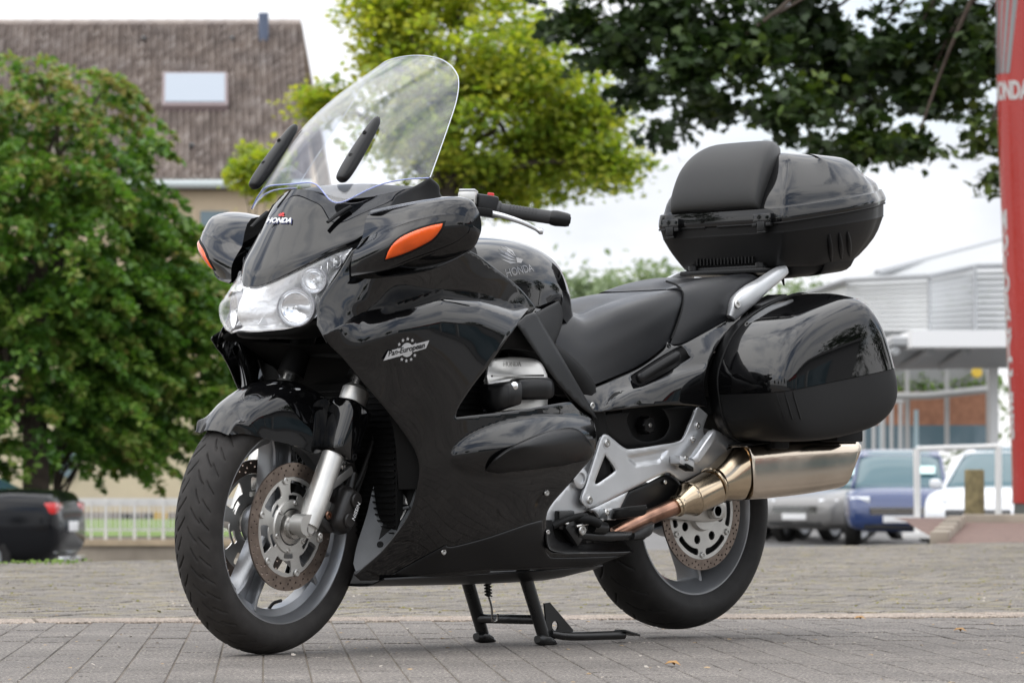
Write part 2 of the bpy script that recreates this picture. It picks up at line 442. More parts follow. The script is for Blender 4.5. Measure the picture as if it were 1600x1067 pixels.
# ================================================================== SETTING
def nodemat(name):
    m = bpy.data.materials.new(name); m.use_nodes = True; t = m.node_tree; b = t.nodes['Principled BSDF']; MATS[name] = m
    def n(tp, **k):
        q = t.nodes.new(tp)
        for a, c in k.items():
            if a in q.inputs: q.inputs[a].default_value = c
            else: setattr(q, a, c)
        return q
    return m, t, b, n
def ramp(n, stops):
    r = n('ShaderNodeValToRGB'); e = r.color_ramp.elements
    while len(e) < len(stops): e.new(.5)
    for q, (p, c) in zip(e, stops): q.position = p; q.color = (*c, 1)
    return r
def paver_mat(name, base, var, speck, moss=0.):
    m, t, b, n = nodemat(name); L = t.links.new
    g = n('ShaderNodeTexCoord'); oi = n('ShaderNodeObjectInfo'); ge = n('ShaderNodeNewGeometry')
    add = n('ShaderNodeMath', operation='ADD'); L(oi.outputs['Random'], add.inputs[0]); L(ge.outputs['Random Per Island'], add.inputs[1])
    fr = n('ShaderNodeMath', operation='FRACT'); L(add.outputs[0], fr.inputs[0])
    r = ramp(n, [(0, tuple(c*(1-var) for c in base)), (.5, base), (1, tuple(c*(1+var) for c in base))]); L(fr.outputs[0], r.inputs[0])
    gp = ge.outputs['Position']
    n1 = n('ShaderNodeTexNoise', Scale=150., Detail=4.); L(gp, n1.inputs['Vector'])
    r1 = ramp(n, [(.34, (.20, .19, .18)), (.47, (.80, .79, .78)), (.56, (1, 1, 1)), (.64, tuple(1.35*c for c in speck))]); L(n1.outputs[0], r1.inputs[0])
    n2 = n('ShaderNodeTexNoise', Scale=1.6, Detail=5.); L(gp, n2.inputs['Vector'])
    r2 = ramp(n, [(.3, (.70, .69, .68)), (.7, (1.14, 1.13, 1.11))]); L(n2.outputs[0], r2.inputs[0])
    n3 = n('ShaderNodeTexNoise', Scale=34., Detail=4.); L(gp, n3.inputs['Vector'])
    r3 = ramp(n, [(.35, (.82, .81, .80)), (.65, (1.12, 1.12, 1.11))]); L(n3.outputs[0], r3.inputs[0])
    def mul(a, c, f=1.):
        x = n('ShaderNodeMix', data_type='RGBA', blend_type='MULTIPLY'); x.inputs[0].default_value = f; L(a, x.inputs[6]); L(c, x.inputs[7]); return x.outputs[2]
    c = mul(mul(mul(r.outputs[0], r1.outputs[0]), r2.outputs[0]), r3.outputs[0])
    if moss:
        n4 = n('ShaderNodeTexNoise', Scale=9., Detail=6.); L(gp, n4.inputs['Vector'])
        r4 = ramp(n, [(.52, (0, 0, 0)), (.70, (1, 1, 1))]); L(n4.outputs[0], r4.inputs[0])
        mm = n('ShaderNodeMath', operation='MULTIPLY'); mm.inputs[1].default_value = moss; L(r4.outputs[0], mm.inputs[0])
        x = n('ShaderNodeMix', data_type='RGBA'); L(mm.outputs[0], x.inputs[0]); L(c, x.inputs[6]); x.inputs[7].default_value = (.235, .195, .075, 1); c = x.outputs[2]
    L(c, b.inputs['Base Color']); b.inputs['Roughness'].default_value = .85
    bp = n('ShaderNodeBump', Strength=.8, Distance=.004); L(n1.outputs[0], bp.inputs['Height']); L(bp.outputs[0], b.inputs['Normal']); return m
PAVE = paver_mat('paving_stone', (.186, .171, .159), .07, (1.5, 1.45, 1.38))
PAVE2 = paver_mat('far_paving_stone', (.190, .174, .156), .12, (1.4, 1.36, 1.3), .75)
KERBM = paver_mat('pale_strip_stone', (.34, .285, .24), .08, (1.2, 1.2, 1.2))
JOINT = mat('joint_dirt', (.155, .118, .094), .95, noise=.6, nscale=12, col2=(.14, .125, .09), bump=.6, bscale=200)
ROADM = mat('road_asphalt', (.17, .165, .16), .9, noise=.2, nscale=3, bump=.4, bscale=60)
GRAVM = mat('red_gravel', (.21, .135, .11), .95, noise=.45, nscale=30, bump=.8, bscale=60)
CONC = mat('weathered_concrete', (.36, .31, .25), .9, noise=.35, nscale=2.2, bump=.3, bscale=30)
CONCAP = mat('wall_coping', (.52, .41, .28), .9, noise=.25, nscale=3)
GRASSM = mat('grass_green', (.16, .25, .045), .9, noise=.4, nscale=4)

def zlow(b): return -.86+.27*min(max((b+1)/6, 0), 1)
def sstep(x): x = min(max(x, 0), 1); return x*x*(3-2*x)
def acrest(b): return 23.9+1.25*max(min(b, 8), -7)
def zg(a, b): return zlow(b)*sstep((a-acrest(b))/11.)
avals = list(np.arange(-60, 8, 6))+list(np.arange(8, 60, 1.0))+list(np.arange(60, 140, 10))+[160, 220, 320, 500, 800, 1400]
bvals = sorted(set([-900, -500, -250, -120, -60, -35]+list(np.arange(-24, 25, 1.0))+[35, 60, 120, 250, 500, 900]))
V = []; Fc = []
for a in avals:
    for b in bvals: V.append(G(a, b, zg(a, b)-.030))
nb = len(bvals)
for i in range(len(avals)-1):
    for j in range(nb-1): Fc.append((i*nb+j, i*nb+j+1, (i+1)*nb+j+1, (i+1)*nb+j))
mk('ground', (V, Fc), ROADM, kind='structure')

# paving: rows run towards a point a little left of the view axis
PD = math.radians(-3.6)
PA = F0*math.cos(PD)+RX*math.sin(PD); PB = RX*math.cos(PD)-F0*math.sin(PD)
def pav(i, j):      # centre of a stone, running bond
    return (7.0+j*.202+(.101 if i % 2 else 0)), (i+.5)*.102
def stone_geo(l, w, h, bev=.006):
    x, y = l/2, w/2; b = bev
    V = [(-x, -y, 0), (x, -y, 0), (x, y, 0), (-x, y, 0), (-x, -y, h-b), (x, -y, h-b), (x, y, h-b), (-x, y, h-b), (-x+b, -y+b, h), (x-b, -y+b, h), (x-b, y-b, h), (-x+b, y-b, h)]
    F = [(0, 1, 5, 4), (1, 2, 6, 5), (2, 3, 7, 6), (3, 0, 4, 7), (4, 5, 9, 8), (5, 6, 10, 9), (6, 7, 11, 10), (7, 4, 8, 11), (8, 9, 10, 11)]
    return np.array(V), F
def kerb_a(b):      # distance of the pale strip ahead of the camera as a function of b
    return 11.86+.22*(b+1.5)+.02*b*b*(1 if b < 0 else -.6)
pave = mk('pavement', ([G(6, -6, -.0028), G(6, 6.5, -.0028), G(17.4, 6.5, -.0028), G(17.4, -6, -.0028)], [(0, 1, 2, 3)]), JOINT, kind='structure')
SV, SF = stone_geo(.2010, .0990, .026, .0020)
sme = []
for k in range(4):
    v = SV.copy(); v[8:, 2] += rng.uniform(-.0008, .0006, 4); me = bpy.data.meshes.new('paving_stone'); me.from_pydata([tuple(p) for p in v], [], SF); me.materials.append(PAVE); sme.append(me)
rzp = math.atan2(PA[1], PA[0]); cand = []; rest = []; campl = np.array([CAM[0], CAM[1]])
for i in range(-60, 61):
    for j in range(-2, 60):
        pa, pb = pav(i, j); p = CAM*np.array([1, 1, 0])+PA*pa+PB*pb
        d = p-CAM; a = float(d@F0); b = float(d@RX)
        if abs(b) > 6 or a < 6.4 or a > kerb_a(b)-.22: continue
        inv = abs(b) < a*.1297+.12 and a > 7.95
        (cand if inv else rest).append((a, b, p))
cand.sort(key=lambda q: q[0]); rest += cand[290:]
def jit(): return rng.uniform(-.0006, .0006)
for k, (a, b, p) in enumerate(cand[:290]):
    o = link('paving_stone', sme[k % 4], pave); o.location = (p[0], p[1], -.026+jit()); o.rotation_euler = (jit()*3, jit()*3, rzp+jit()*5)
def many(name, items, V0, F0_, m, parent=None, kind='stuff', ang=0., zj=.0018):
    n = len(V0); VV = []; FF = []
    ca, sa = math.cos(ang), math.sin(ang); R3 = np.array([[ca, -sa, 0], [sa, ca, 0], [0, 0, 1]])
    B = V0@R3.T
    for k, (p, z) in enumerate(items):
        VV.append(B+np.array([p[0], p[1], z+rng.uniform(-zj, zj)])); FF += [tuple(i+k*n for i in f) for f in F0_]
    me = bpy.data.meshes.new(name); me.from_pydata(np.vstack(VV).tolist(), [], FF); me.materials.append(m); return link(name, me, parent, kind)
many('paving_stones', [(p, -.026) for a, b, p in rest], SV, SF, PAVE, pave, ang=rzp)
# pale strip of long stones
strip = mk('border_strip', ([G(kerb_a(b)+o, b, -.020) for b in np.linspace(-6, 6, 25) for o in (-.23, .23)], [(2*i, 2*i+1, 2*i+3, 2*i+2) for i in range(24)]), JOINT, kind='structure')
KV, KF = stone_geo(.486, .34, .025, .003)
kme = bpy.data.meshes.new('strip_stone'); kme.from_pydata([tuple(p) for p in KV], [], KF); kme.materials.append(KERBM)
b = -5.6
while b < 5.8:
    p = G(kerb_a(b), b); q = G(kerb_a(b+.1), b+.1)-p
    o = link('strip_stone', kme, strip); o.location = (p[0], p[1], -.022+jit()); o.rotation_euler = (0, 0, math.atan2(q[1], q[0])+jit()); b += .49
# paving beyond the strip
P2D = math.radians(14.); QA = F0*math.cos(P2D)+RX*math.sin(P2D); QB = RX*math.cos(P2D)-F0*math.sin(P2D); items = []
for i in range(-150, 170):
    for j in range(0, 170):
        p = CAM*np.array([1, 1, 0])+QA*(8.5+j*.202+(.101 if i % 2 else 0))+QB*((i+.5)*.102); d = p-CAM; a = float(d@F0); b = float(d@RX)
        if a < kerb_a(b)+.24 or a > acrest(b)+2.5 or abs(b) > a*.13+3.2: continue
        items.append((p, zg(a, b)-.026+.0))
far = mk('far_pavement', ([G(a, b, zg(a, b)-.0042) for a in np.linspace(11, 34, 47) for b in np.linspace(-7.2, 7.2, 27)], [(i*27+j, i*27+j+1, (i+1)*27+j+1, (i+1)*27+j) for i in range(46) for j in range(26)]), JOINT, kind='structure')
many('far_paving_stones', items, SV, SF, PAVE2, far, ang=math.atan2(QA[1], QA[0]), zj=.0022)
# moss, dry bits and fallen leaves on the paving
def bits(name, n, arange, brange, size, m, zf, flat_=.6):
    V = []; F = []
    for k in range(n):
        a = rng.uniform(*arange); b = rng.uniform(-1, 1)*(a*.13+.3) if brange is None else rng.uniform(*brange)
        c = G(a, b, zf(a, b)); s = size*rng.uniform(.5, 1.5); th = rng.uniform(0, 6.28); o = len(V)
        for q in range(5):
            t = th+q*1.257; V.append(c+np.array([math.cos(t)*s*rng.uniform(.6, 1), math.sin(t)*s*rng.uniform(.5, 1), rng.uniform(.0, 1)*s*flat_]))
        V.append(c+np.array([0, 0, s*flat_])); F += [(o+i, o+(i+1) % 5, o+5) for i in range(5)]
    return mk(name, (V, F), m, kind='stuff', smooth=False)
bits('moss_tufts', 1500, (12.6, 27), None, .007, mat('moss', (.20, .19, .04), .95, noise=.4, nscale=3), lambda a, b: zg(a, b)+.001, .6)
bits('dry_plant_bits', 500, (7.9, 26), None, .007, mat('dry_bits', (.42, .30, .17), .9, noise=.4, nscale=3), lambda a, b: zg(a, b)+.001, .4)
bits('small_stones', 160, (8, 20), None, .006, mat('pebble', (.42, .38, .33), .9), lambda a, b: zg(a, b)+.001, .7)
bits('kerb_grass', 260, (20.4, 21.5), (-3.4, -2.25), .012, GRASSM, lambda a, b: zg(a, b), 1.4)
for k, (u, v) in enumerate(((1342, 968), (1498, 987), (420, 942+30), (1050, 1040))):
    a = 2498/(v-760); c = G(a, bofu(u, a), .004); V = [c+np.array([math.cos(t)*.020*r, math.sin(t)*.020*r, .004+.006*math.sin(3*t)]) for t, r in zip(np.arange(7)*.9, (1, .6, 1.1, .5, 1, .7, .9))]
    tag(mk('fallen_leaf', (V, [tuple(range(7))]), mat('dry_leaf', (.36, .20, .07), .8), smooth=False), ('curled brown leaf on the pavement behind the raised rear wheel', 'small yellowish leaf on the paving near the right edge of the photo', 'dry leaf lying on the paving just behind the front wheel', 'small dry leaf in the bottom foreground right of the stand')[k], 'leaf')

# red gravel island with kerb, pillar and bollard on the right
isl = mk('gravel_island', ([G(a, b, z) for a, z in ((29.4, -.03), (30.4, .015), (33, .05), (35.6, .095), (39, .10)) for b in (3.15+.06*(a-29), 4.4, 6, 12)], [(i*4+j, i*4+j+1, (i+1)*4+j+1, (i+1)*4+j) for i in range(4) for j in range(3)]), GRAVM, kind='structure')
for k in range(8):
    a = 35.2; b = 4.02+k*.62
    tag(mk('kerb_stone', box(G(a, b+.3, .10), RX, F0, Z_, (.61, .16, .12), .015), CONC, isl))
for k in range(5):
    p0 = G(30.2+k*1.0, 3.28+k*.14, .0+k*.02); mk('kerb_stone', box(p0+np.array([0, 0, .02]), F0+RX*.14, RX, Z_, (1.0, .14, .10), .015), CONC, isl)
# painted steel advertising pillar
PRED = mat('pillar_red', (.36, .020, .013), .25, coat=.35, noise=.12, nscale=1.2, rvar=.08)
PLET = mat('pillar_letter_print', (.46, .46, .45), .4)
PSIL = mat('pillar_silver_print', (.21, .22, .22), .3, metal=.3)
pil = empty('advertising_pillar', G(37, bofu(1600, 37)+.25, .1), 'tall red advertising pillar with silver wing emblem and white vertical lettering', 'pillar')
pil.rotation_euler = (0, 0, 0)
pb0 = np.array(pil.location)
def PL_(g): return [(np.asarray(v)-pb0, f) for v, f in ([g] if isinstance(g, tuple) else g)]
pl = bofu(1578, 37); ang = math.radians(24)
e1 = RX*math.cos(ang)-F0*math.sin(ang)*-1; e1 /= np.linalg.norm(e1); e2 = np.cross(Z_, e1)      # wide face turned a little to the left
ctr = G(37, pl+.62, 0)
rings = []
for z, w, o in ((.25, .60, 0), (.8, .61, .0), (2.2, .635, -.03), (4.2, .69, -.04), (6.6, .72, -.03)):
    rings.append(se(ctr+Z_*z+RX*o, RX, F0, w, .26, 2.6, 28))
mk('pillar_body', PL_(loft(rings, 6, 2)), PRED, pil, angle=50)
mk('pillar_base', PL_(loft([se(ctr+Z_*z, RX, F0, .585, .25, 2.6, 24) for z in (.06, .255)], 1, 2)), mat('pillar_base_grey', (.09, .10, .09), .6), pil)
def on_pillar(V, z0, t0, sc=1.):
    """wrap flat lettering round the pillar: x along the skin, y up"""
    o = []
    for p in V:
        z = z0+p[1]; w = np.interp(z, [.25, .8, 2.2, 4.2, 6.6], [.60, .61, .635, .69, .72]); of = np.interp(z, [.25, .8, 2.2, 4.2, 6.6], [0, 0, -.03, -.04, -.03])
        t = t0-p[0]/.45; ct, st = math.cos(t), math.sin(t)
        q = ctr+RX*(of+w*math.copysign(abs(ct)**(2/2.6), ct))-F0*.26*abs(st)**(2/2.6)*(1)
        n = RX*ct*.5-F0*st; n /= np.linalg.norm(n); q = q+n*(.004+p[2]); q[2] = z; o.append(q)
    return np.array(o)
z = BG(1570, 330, 37)[2]+.1
for ch in 'MOTORCYCLES':
    V, Fc = text_mesh(ch, .24, .001, 0, 1., .014); z -= .196
    mk('pillar_letter', PL_((on_pillar(V*np.array([.80, 1, 1]), z, 2.93), Fc)), PLET, pil, smooth=False)
V, Fc = text_mesh('HONDA', .26, .001, .0, .95, .010); mk('pillar_lettering', PL_((on_pillar(V*np.array([.50, .9, 1]), 4.10, 2.62), Fc)), PLET, pil, smooth=False)
def blades():
    V = []; F = []
    for i in range(5):
        x0 = -.34+i*.115; pts = [(x0, .0), (x0+.085, .0), (x0+.16+i*.03, .55+.10*i), (x0+.20+i*.03, .92+.08*i), (x0+.15+i*.03, .90+.08*i), (x0+.09+i*.02, .48+.08*i)]
        o = len(V); V += [(x, y, .002) for x, y in pts]; F.append(tuple(o+q for q in range(6)))
    return np.array(V), F
V, Fc = blades(); mk('pillar_wing', PL_((on_pillar(V*np.array([.62, 1, 1]), 4.27, 2.80), Fc)), PSIL, pil, smooth=False)
WOOD = mat('weathered_wood', (.24, .20, .10), .85, noise=.5, nscale=12, bump=.5, bscale=40)
bo = empty('wooden_post', G(36, bofu(1522, 36), .05), 'short round weathered wooden post standing on the island left of the red pillar', 'post')
mk('post_shaft', lathe([(0, .0001), (0, .094), (.50, .090), (.512, .078), (.512, .0001)], (0, 0, 0), Z_, 24), WOOD, bo)

# ------------------------------------------------------------------ cars
GLASSC = mat('car_glass', (.05, .115, .135), .06, coat=.3)
BLK = mat('car_black_plastic', (.015, .015, .015), .5)
LAMP = mat('car_lamp', (.75, .77, .8), .12, coat=1., metal=.3)
CARP = {}
def cpaint(n, c, metal=0.): return mat(n, c, .16, metal=metal, coat=.5)
def make_car(name, label, loc, heading, paint, kind='hatch', sticker=False, plate=None, w=1.80, group=None):
    """car with its front towards local +x"""
    o = empty(name, loc, label, 'car', group, heading)
    if kind == 'suv': L, H, hood, sill = 4.25, 1.60, 1.02, .30
    elif kind == 'sedan': L, H, hood, sill = 4.7, 1.38, .98, .22
    else: L, H, hood, sill = 4.0, 1.48, .96, .24
    h = L/2; W = w/2
    def sect(x, zb, zt, hw, n=4.5): return se((x, 0, (zb+zt)/2), Y_, Z_, hw, (zt-zb)/2, n, 20)
    if kind == 'sedan':
        st = [(-h, .42, .80, W*.80), (-h+.06, .34, .98, W*.90), (-h+.18, .26, 1.06, W*.95), (-h+.7, .22, 1.08, W), (-h+1.2, sill, 1.0, W), (0, sill, .96, W), (h-1.4, sill, .95, W), (h-.5, .22, .84, W*.95), (h-.12, .28, .74, W*.86), (h, .36, .62, W*.74)]
    else:
        st = [(-h, .45, .95, W*.84), (-h+.08, .34, 1.04, W*.93), (-h+.4, .26, 1.05, W*.98), (-h+1.0, sill, 1.02, W), (0, sill, 1.0, W), (h-1.25, sill, 1.01, W), (h-.55, sill, hood-.04, W*.97), (h-.2, .26, hood-.14, W*.92), (h-.05, .30, .72, W*.86), (h, .36, .64, W*.78)]
    bd = mk('body', loft([sect(*s) for s in st], 4, 2), paint, o, angle=60)
    if kind == 'sedan': rf = [(-h+.75, 1.06, 1.07, W*.80), (-h+1.15, 1.03, 1.26, W*.76), (-h+1.7, 1.0, H, W*.70), (.1, .98, H, W*.70), (.7, .97, 1.22, W*.76), (1.25, .95, .98, W*.82)]
    else: rf = [(-h+.12, 1.0, 1.30, W*.80), (-h+.35, .98, H-.06, W*.75), (-h+.9, .98, H, W*.74), (-.1, .98, H, W*.74), (.35, .97, H-.10, W*.77), (1.0, .95, 1.06, W*.86), (1.08, .94, .98, W*.86)]
    gh = mk('windows', loft([se((x, 0, (zb+zt)/2), Y_, Z_, hw, (zt-zb)/2+.01, 5, 20) for x, zb, zt, hw in rf], 4, 2), GLASSC, o, angle=50)
    rfp = [p for p in rf if p[2] > H-.16]
    mk('roof', loft([se((x, 0, zt-.015), Y_, Z_, hw*.985, .030, 3, 16) for x, zb, zt, hw in rfp], 4, 2), paint, o, angle=50)
    for s in (1, -1):
        pill = [(rf[-1][0], s*W*.86, .97), (rf[-2][0] if kind != 'sedan' else .95, s*W*.82, 1.08), (rf[-3][0], s*W*.76, rf[-3][2]-.03)]
        mk('pillar', tube([np.array(p) for p in pill], .032, 8, 3), paint, o)
        mk('side_mirror', loft([se((.62, s*(W+.06+k), 1.04), X_, Z_, a, b, 3, 10) for k, a, b in ((-.05, .03, .02), (0, .06, .065), (.09, .07, .075), (.14, .04, .05))], 2, 2), paint, o)
        mk('headlight', loft([se((h-.13-.12*t, s*(W*.52+t*W*.34), hood-.24-.02*(1-t)), X_, Z_, .07, .075*(1-.35*t), 3, 12) for t in (0, .3, .7, 1)], 2, 2), LAMP, o)
        mk('tail_light', box((-h+.10, s*W*.70, .86), Y_, X_, Z_, (.40, .16, .13), .03), REDL, o)
        for x in (h-.85, -h+.85):
            wh = mk('wheel', lathe([(-.10, .0001), (-.10, .20), (-.02, .215), (.02, .21), (.0, .06), (.02, .0001)], (x, s*(W-.04), .31), (0, s, 0), 24), RIMM, o)
            mk('tyre', lathe([(-.18, .22), (-.18, .29), (-.15, .315), (.02, .315), (.045, .29), (.045, .215)], (x, s*(W-.06), .315), (0, s, 0), 28), RUBBER, wh)
    gr = mk('grille', box((h-.035, 0, .60), Y_, X_, Z_, (W*1.05, .08, .12), .02), BLK, o)
    for k in range(3): mk('grille_bar', box((h+.01, 0, .56+k*.04), Y_, X_, Z_, (W*1.0, .02, .012)), CHROME, gr)
    mk('lower_intake', box((h-.045, 0, .36), Y_, X_, Z_, (W*1.25, .09, .10), .02), BLK, o)
    mk('number_plate', box((h+.012, 0, .47), Y_, X_, Z_, (.50, .012, .11), .002), WHITEP, o)
    mk('number_plate', box((-h-.012, 0, .66), Y_, X_, Z_, (.50, .012, .11), .002), WHITEP, o)
    if sticker:
        c = np.array([.72, .42, 1.235]); mk('price_sheet', box(c+np.array([.05, 0, .035]), Y_, (.72, 0, -.45), (.45, 0, .72), (.34, .24, .006)), mat('price_sheet_paper', (.60, .83, .80), .6), o)
    return o
def head_to(ang):   # heading measured from facing the camera, turned by ang degrees
    d = -F0*math.cos(math.radians(ang))+RX*math.sin(math.radians(ang)); return math.atan2(d[1], d[0])
def zl(a, b): return zg(a, b)
def put(u, a, dz=0): b = bofu(u, a); return G(a, b, zg(a, b)+dz)
make_car('parked_car', 'dark blue car with pale sheet in its windscreen, facing the white barrier frame', put(1405, 66), head_to(-6), cpaint('blue_paint', (.012, .034, .125)), 'suv', True)
make_car('parked_car', 'white car partly hidden by the red pillar and the wooden post', put(1585, 60), head_to(-22), cpaint('white_paint', (.75, .76, .78), 0), 'suv', True, w=1.9)
rowc = [(1338, 71, (.17, .165, .16), 'grey car nearest the blue car in the row behind the silencer'), (1296, 74, (.10, .09, .085), 'dark grey car second left of the blue car in the parked row'), (1250, 77, (.16, .12, .095), 'bronze coloured car in the middle of the row seen under the silencer'), (1205, 80, (.06, .06, .065), 'black car at the left end of the row, beside the rear tyre')]
for u, a, c, lb in rowc: make_car('parked_car', lb, put(u, a), head_to(-38), cpaint('car_paint_%d' % u, c), 'hatch', u == 1338)
# black saloon on the left, tail to the right
bc = make_car('parked_car', 'black saloon with lit-looking red tail lamp, parked under the green tree', G(47, bofu(122, 47)-2.42, zlow(-6)+.10), math.atan2(-(RX*.995-F0*.10)[1], -(RX*.995-F0*.10)[0]), mat('black_car_paint', (.004, .0045, .006), .10, spec=.3), 'sedan')
bc.scale = (1.02, 1.0, 1.06)
mk('bumper_trim', box((-2.33, -.1, .30), Y_, X_, Z_, (1.4, .05, .05), .01), CHROME, bc)

# white tubular barrier frame in front of the blue car
WPAINT = mat('white_painted_steel', (.72, .71, .69), .4, noise=.1, nscale=4)
bf = empty('barrier_frame', put(1450, 52), 'white tubular barrier frame standing before the blue parked car', 'barrier')
b0 = np.array(bf.location)
zb = BG(1434, 835, 52)[2]
pts = [BG(1434, 838, 52), BG(1432, 701, 52), BG(1560, 697, 52)]
mk('upright', (tube([p-b0 for p in (pts[0], pts[1])], .045, 10, 1)), WPAINT, bf); mk('top_rail', tube([pts[1]-b0, pts[2]-b0], .035, 10, 1), WPAINT, bf)
mk('upright', tube([pts[2]-b0, BG(1560, 838, 52)-b0], .045, 10, 1), WPAINT, bf)
mk('foot_plate', box(BG(1432, 836, 51.8)-b0, RX, F0, Z_, (.35, .3, .08), .01), WPAINT, bf)

# ------------------------------------------------------------------ showroom building on the right
BA = 92.
sh = empty('showroom_building', G(BA, bofu(1450, BA), zlow(6)), 'pale corrugated metal showroom building with glass front behind the parked cars', 'building')
s0 = np.array(sh.location)
CLAD = mat('white_metal_cladding', (.62, .63, .63), .45, metal=.1, noise=.06, nscale=1)
FLASH = mat('grey_flashing', (.34, .35, .36), .5)
BRICK = mat('brown_brick', (.36, .17, .10), .9, noise=.3, nscale=6, bump=.4, bscale=12)
WGL = mat('window_glass', (.10, .16, .19), .06, coat=1.)
def R(u0, v0, u1, v1, a, th=.25):
    p, q = BG(u0, v1, a), BG(u1, v0, a); w = float((q-p)@RX); hh = q[2]-p[2]
    return box((p+q)/2-s0+F0*th/2, RX, F0, Z_, (w, th, hh))
mk('wall', R(1225, 420+60, 1556, 700, BA+4, .3), mat('interior_grey', (.30, .31, .31), .8), sh)
def cladding(u0, v0t, u1, v1t, vb, a0, a1, n=11):
    """horizontal metal boards; the top edge may slope"""
    for k in range(n):
        t0, t1 = k/n, (k+.93)/n
        pts = []
        for (u, vt, a) in ((u0, v0t, a0), (u1, v1t, a1)):
            for t in (t0, t1): pts.append(BG(u, vt+(vb-vt)*t, a)-s0)
        A, B_, C_, D = pts; n_ = F0*.10
        V = [A, B_, D, C_, A+n_, B_+n_, D+n_, C_+n_]; V[1] = V[1]-F0*.07; V[2] = V[2]-F0*.07
        mk('cladding_board', (V, [(0, 1, 2, 3), (7, 6, 5, 4), (0, 4, 5, 1), (1, 5, 6, 2), (2, 6, 7, 3), (3, 7, 4, 0)]), CLAD, sh, smooth=False)
cladding(1322, 440, 1452, 434, 517, BA+2, BA, 11); cladding(1453, 433, 1524, 418, 520, BA, BA+2, 11); cladding(1525, 417, 1640, 414, 520, BA+2, BA+2, 11)
cladding(1225, 470, 1322, 440, 517, BA+8, BA+2, 9)
for u, v0, v1 in ((1452.5, 432, 520), (1524.5, 415, 520)): mk('corner_flashing', R(u-2, v0, u+2, v1, BA-.35, .2), FLASH, sh)
rfV = [BG(1330, 438, BA+2)-s0, BG(1370, 428, BA+8)-s0, BG(1555, 380, BA+20)-s0, BG(1660, 352, BA+22)-s0, BG(1660, 420, BA+8)-s0, BG(1455, 434, BA+8)-s0]
mk('upper_roof', ([*rfV, *[p+F0*3 for p in rfV]], [(0, 1, 2, 3, 4, 5), (11, 10, 9, 8, 7, 6)]+[(i, (i+1) % 6, (i+1) % 6+6, i+6) for i in range(6)]), mat('upper_wall_metal', (.42, .43, .43), .6), sh, smooth=False)
mk('roof_edge', [tube([BG(1370, 427, BA+7)-s0, BG(1555, 379, BA+19)-s0, BG(1660, 351, BA+21)-s0], .09, 6, 1)], FLASH, sh)
mk('roof_edge', [tube([BG(1225, 470, BA+8)-s0, BG(1322, 438, BA+1.6)-s0, BG(1452, 432, BA-.4)-s0, BG(1524, 416, BA+1.6)-s0, BG(1640, 413, BA+1.6)-s0], .07, 6, 1)], FLASH, sh)
aw = mk('canopy', [R(1425, 516, 1600, 542, BA-5, 5), R(1395, 524, 1430, 535, BA-4, 3)], mat('canopy_white', (.80, .80, .80), .5), sh)
mk('canopy_underside', (lambda A: (A+[p+Z_*.15 for p in A], [(0, 1, 2, 3), (7, 6, 5, 4), (0, 4, 5, 1), (1, 5, 6, 2), (2, 6, 7, 3), (3, 7, 4, 0)]))([BG(1395, 538, BA-4)-s0, BG(1600, 543, BA-5)-s0, BG(1600, 575, BA)-s0, BG(1330, 578, BA)-s0]), FLASH, sh, smooth=False)
for k in range(3): mk('canopy_beam', tube([BG(1400+k*55, 548, BA-4)-s0, BG(1350+k*60, 572, BA-.5)-s0], .10, 6, 1), FLASH, sh)
hd = empty('planting', G(BA+3.2, bofu(1470, BA+3), 0), 'row of green shrubs seen through the showroom opening', 'shrub')
mk('brick_wall', R(1225, 612, 1556, 664, BA+3, .3), BRICK, sh); mk('window_band', R(1225, 664, 1556, 703, BA+3, .3), WGL, sh)
for u in (1270, 1318, 1348, 1380, 1418, 1480, 1545): 
    mk('window_post', R(u-3, 578, u+3, 706, BA+1.2, .15), mat('post_grey', (.46, .46, .45), .5), sh)
mk('window_rail', tube([BG(1390, 619, BA+1)-s0, BG(1450, 618, BA+1)-s0, BG(1556, 607, BA+1)-s0], .10, 6, 1), mat('post_grey', (.46, .46, .45), .5), sh)
mk('end_column', R(1548, 566, 1560, 730, BA-.2, .5), mat('post_white', (.72, .72, .71), .5), sh); mk('end_column', R(1252, 650, 1274, 710, BA-1, .5), mat('post_white', (.72, .72, .71), .5), sh)
mk('railing', [tube([BG(u, 705, BA-3)-s0, BG(u, 628, BA-3)-s0], .045, 6, 1) for u in range(1365, 1410, 14)]+[tube([BG(1360, 629, BA-3)-s0, BG(1412, 627, BA-3)-s0], .05, 6, 1)], mat('post_grey', (.46, .46, .45), .5), sh)
for u in (1378, 1432): mk('door_mullion', R(u-3, 640, u+3, 705, BA-.5, .12), mat('post_pale_blue', (.45, .58, .62), .5), sh)

# ------------------------------------------------------------------ left: wall, fence, pale building, house
WA = 60.
lw = empty('garden_wall', G(WA, bofu(190, WA), zlow(-6)), 'low weathered concrete wall below the white railing behind the black saloon', 'wall')
w0 = np.array(lw.location)
def RL(u0, v0, u1, v1, a, th, org): 
    p, q = BG(u0, v1, a), BG(u1, v0, a); return box((p+q)/2-org+F0*th/2, RX, F0, Z_, (float((q-p)@RX), th, q[2]-p[2]))
mk('wall_body', RL(-200, 852, 560, 885, WA, .3, w0), CONC, lw); mk('wall_coping', RL(-200, 843, 560, 852, WA-.05, .4, w0), CONCAP, lw)
fe = empty('railing_fence', G(WA+.1, bofu(190, WA), BG(190, 843, WA)[2]), 'white painted railing with thin uprights on the low concrete wall', 'fence'); f0 = np.array(fe.location)
mk('top_rail', RL(-200, 778, 560, 790, WA+.1, .06, f0), WPAINT, fe); mk('bottom_rail', RL(-200, 826, 560, 829, WA+.1, .04, f0), WPAINT, fe)
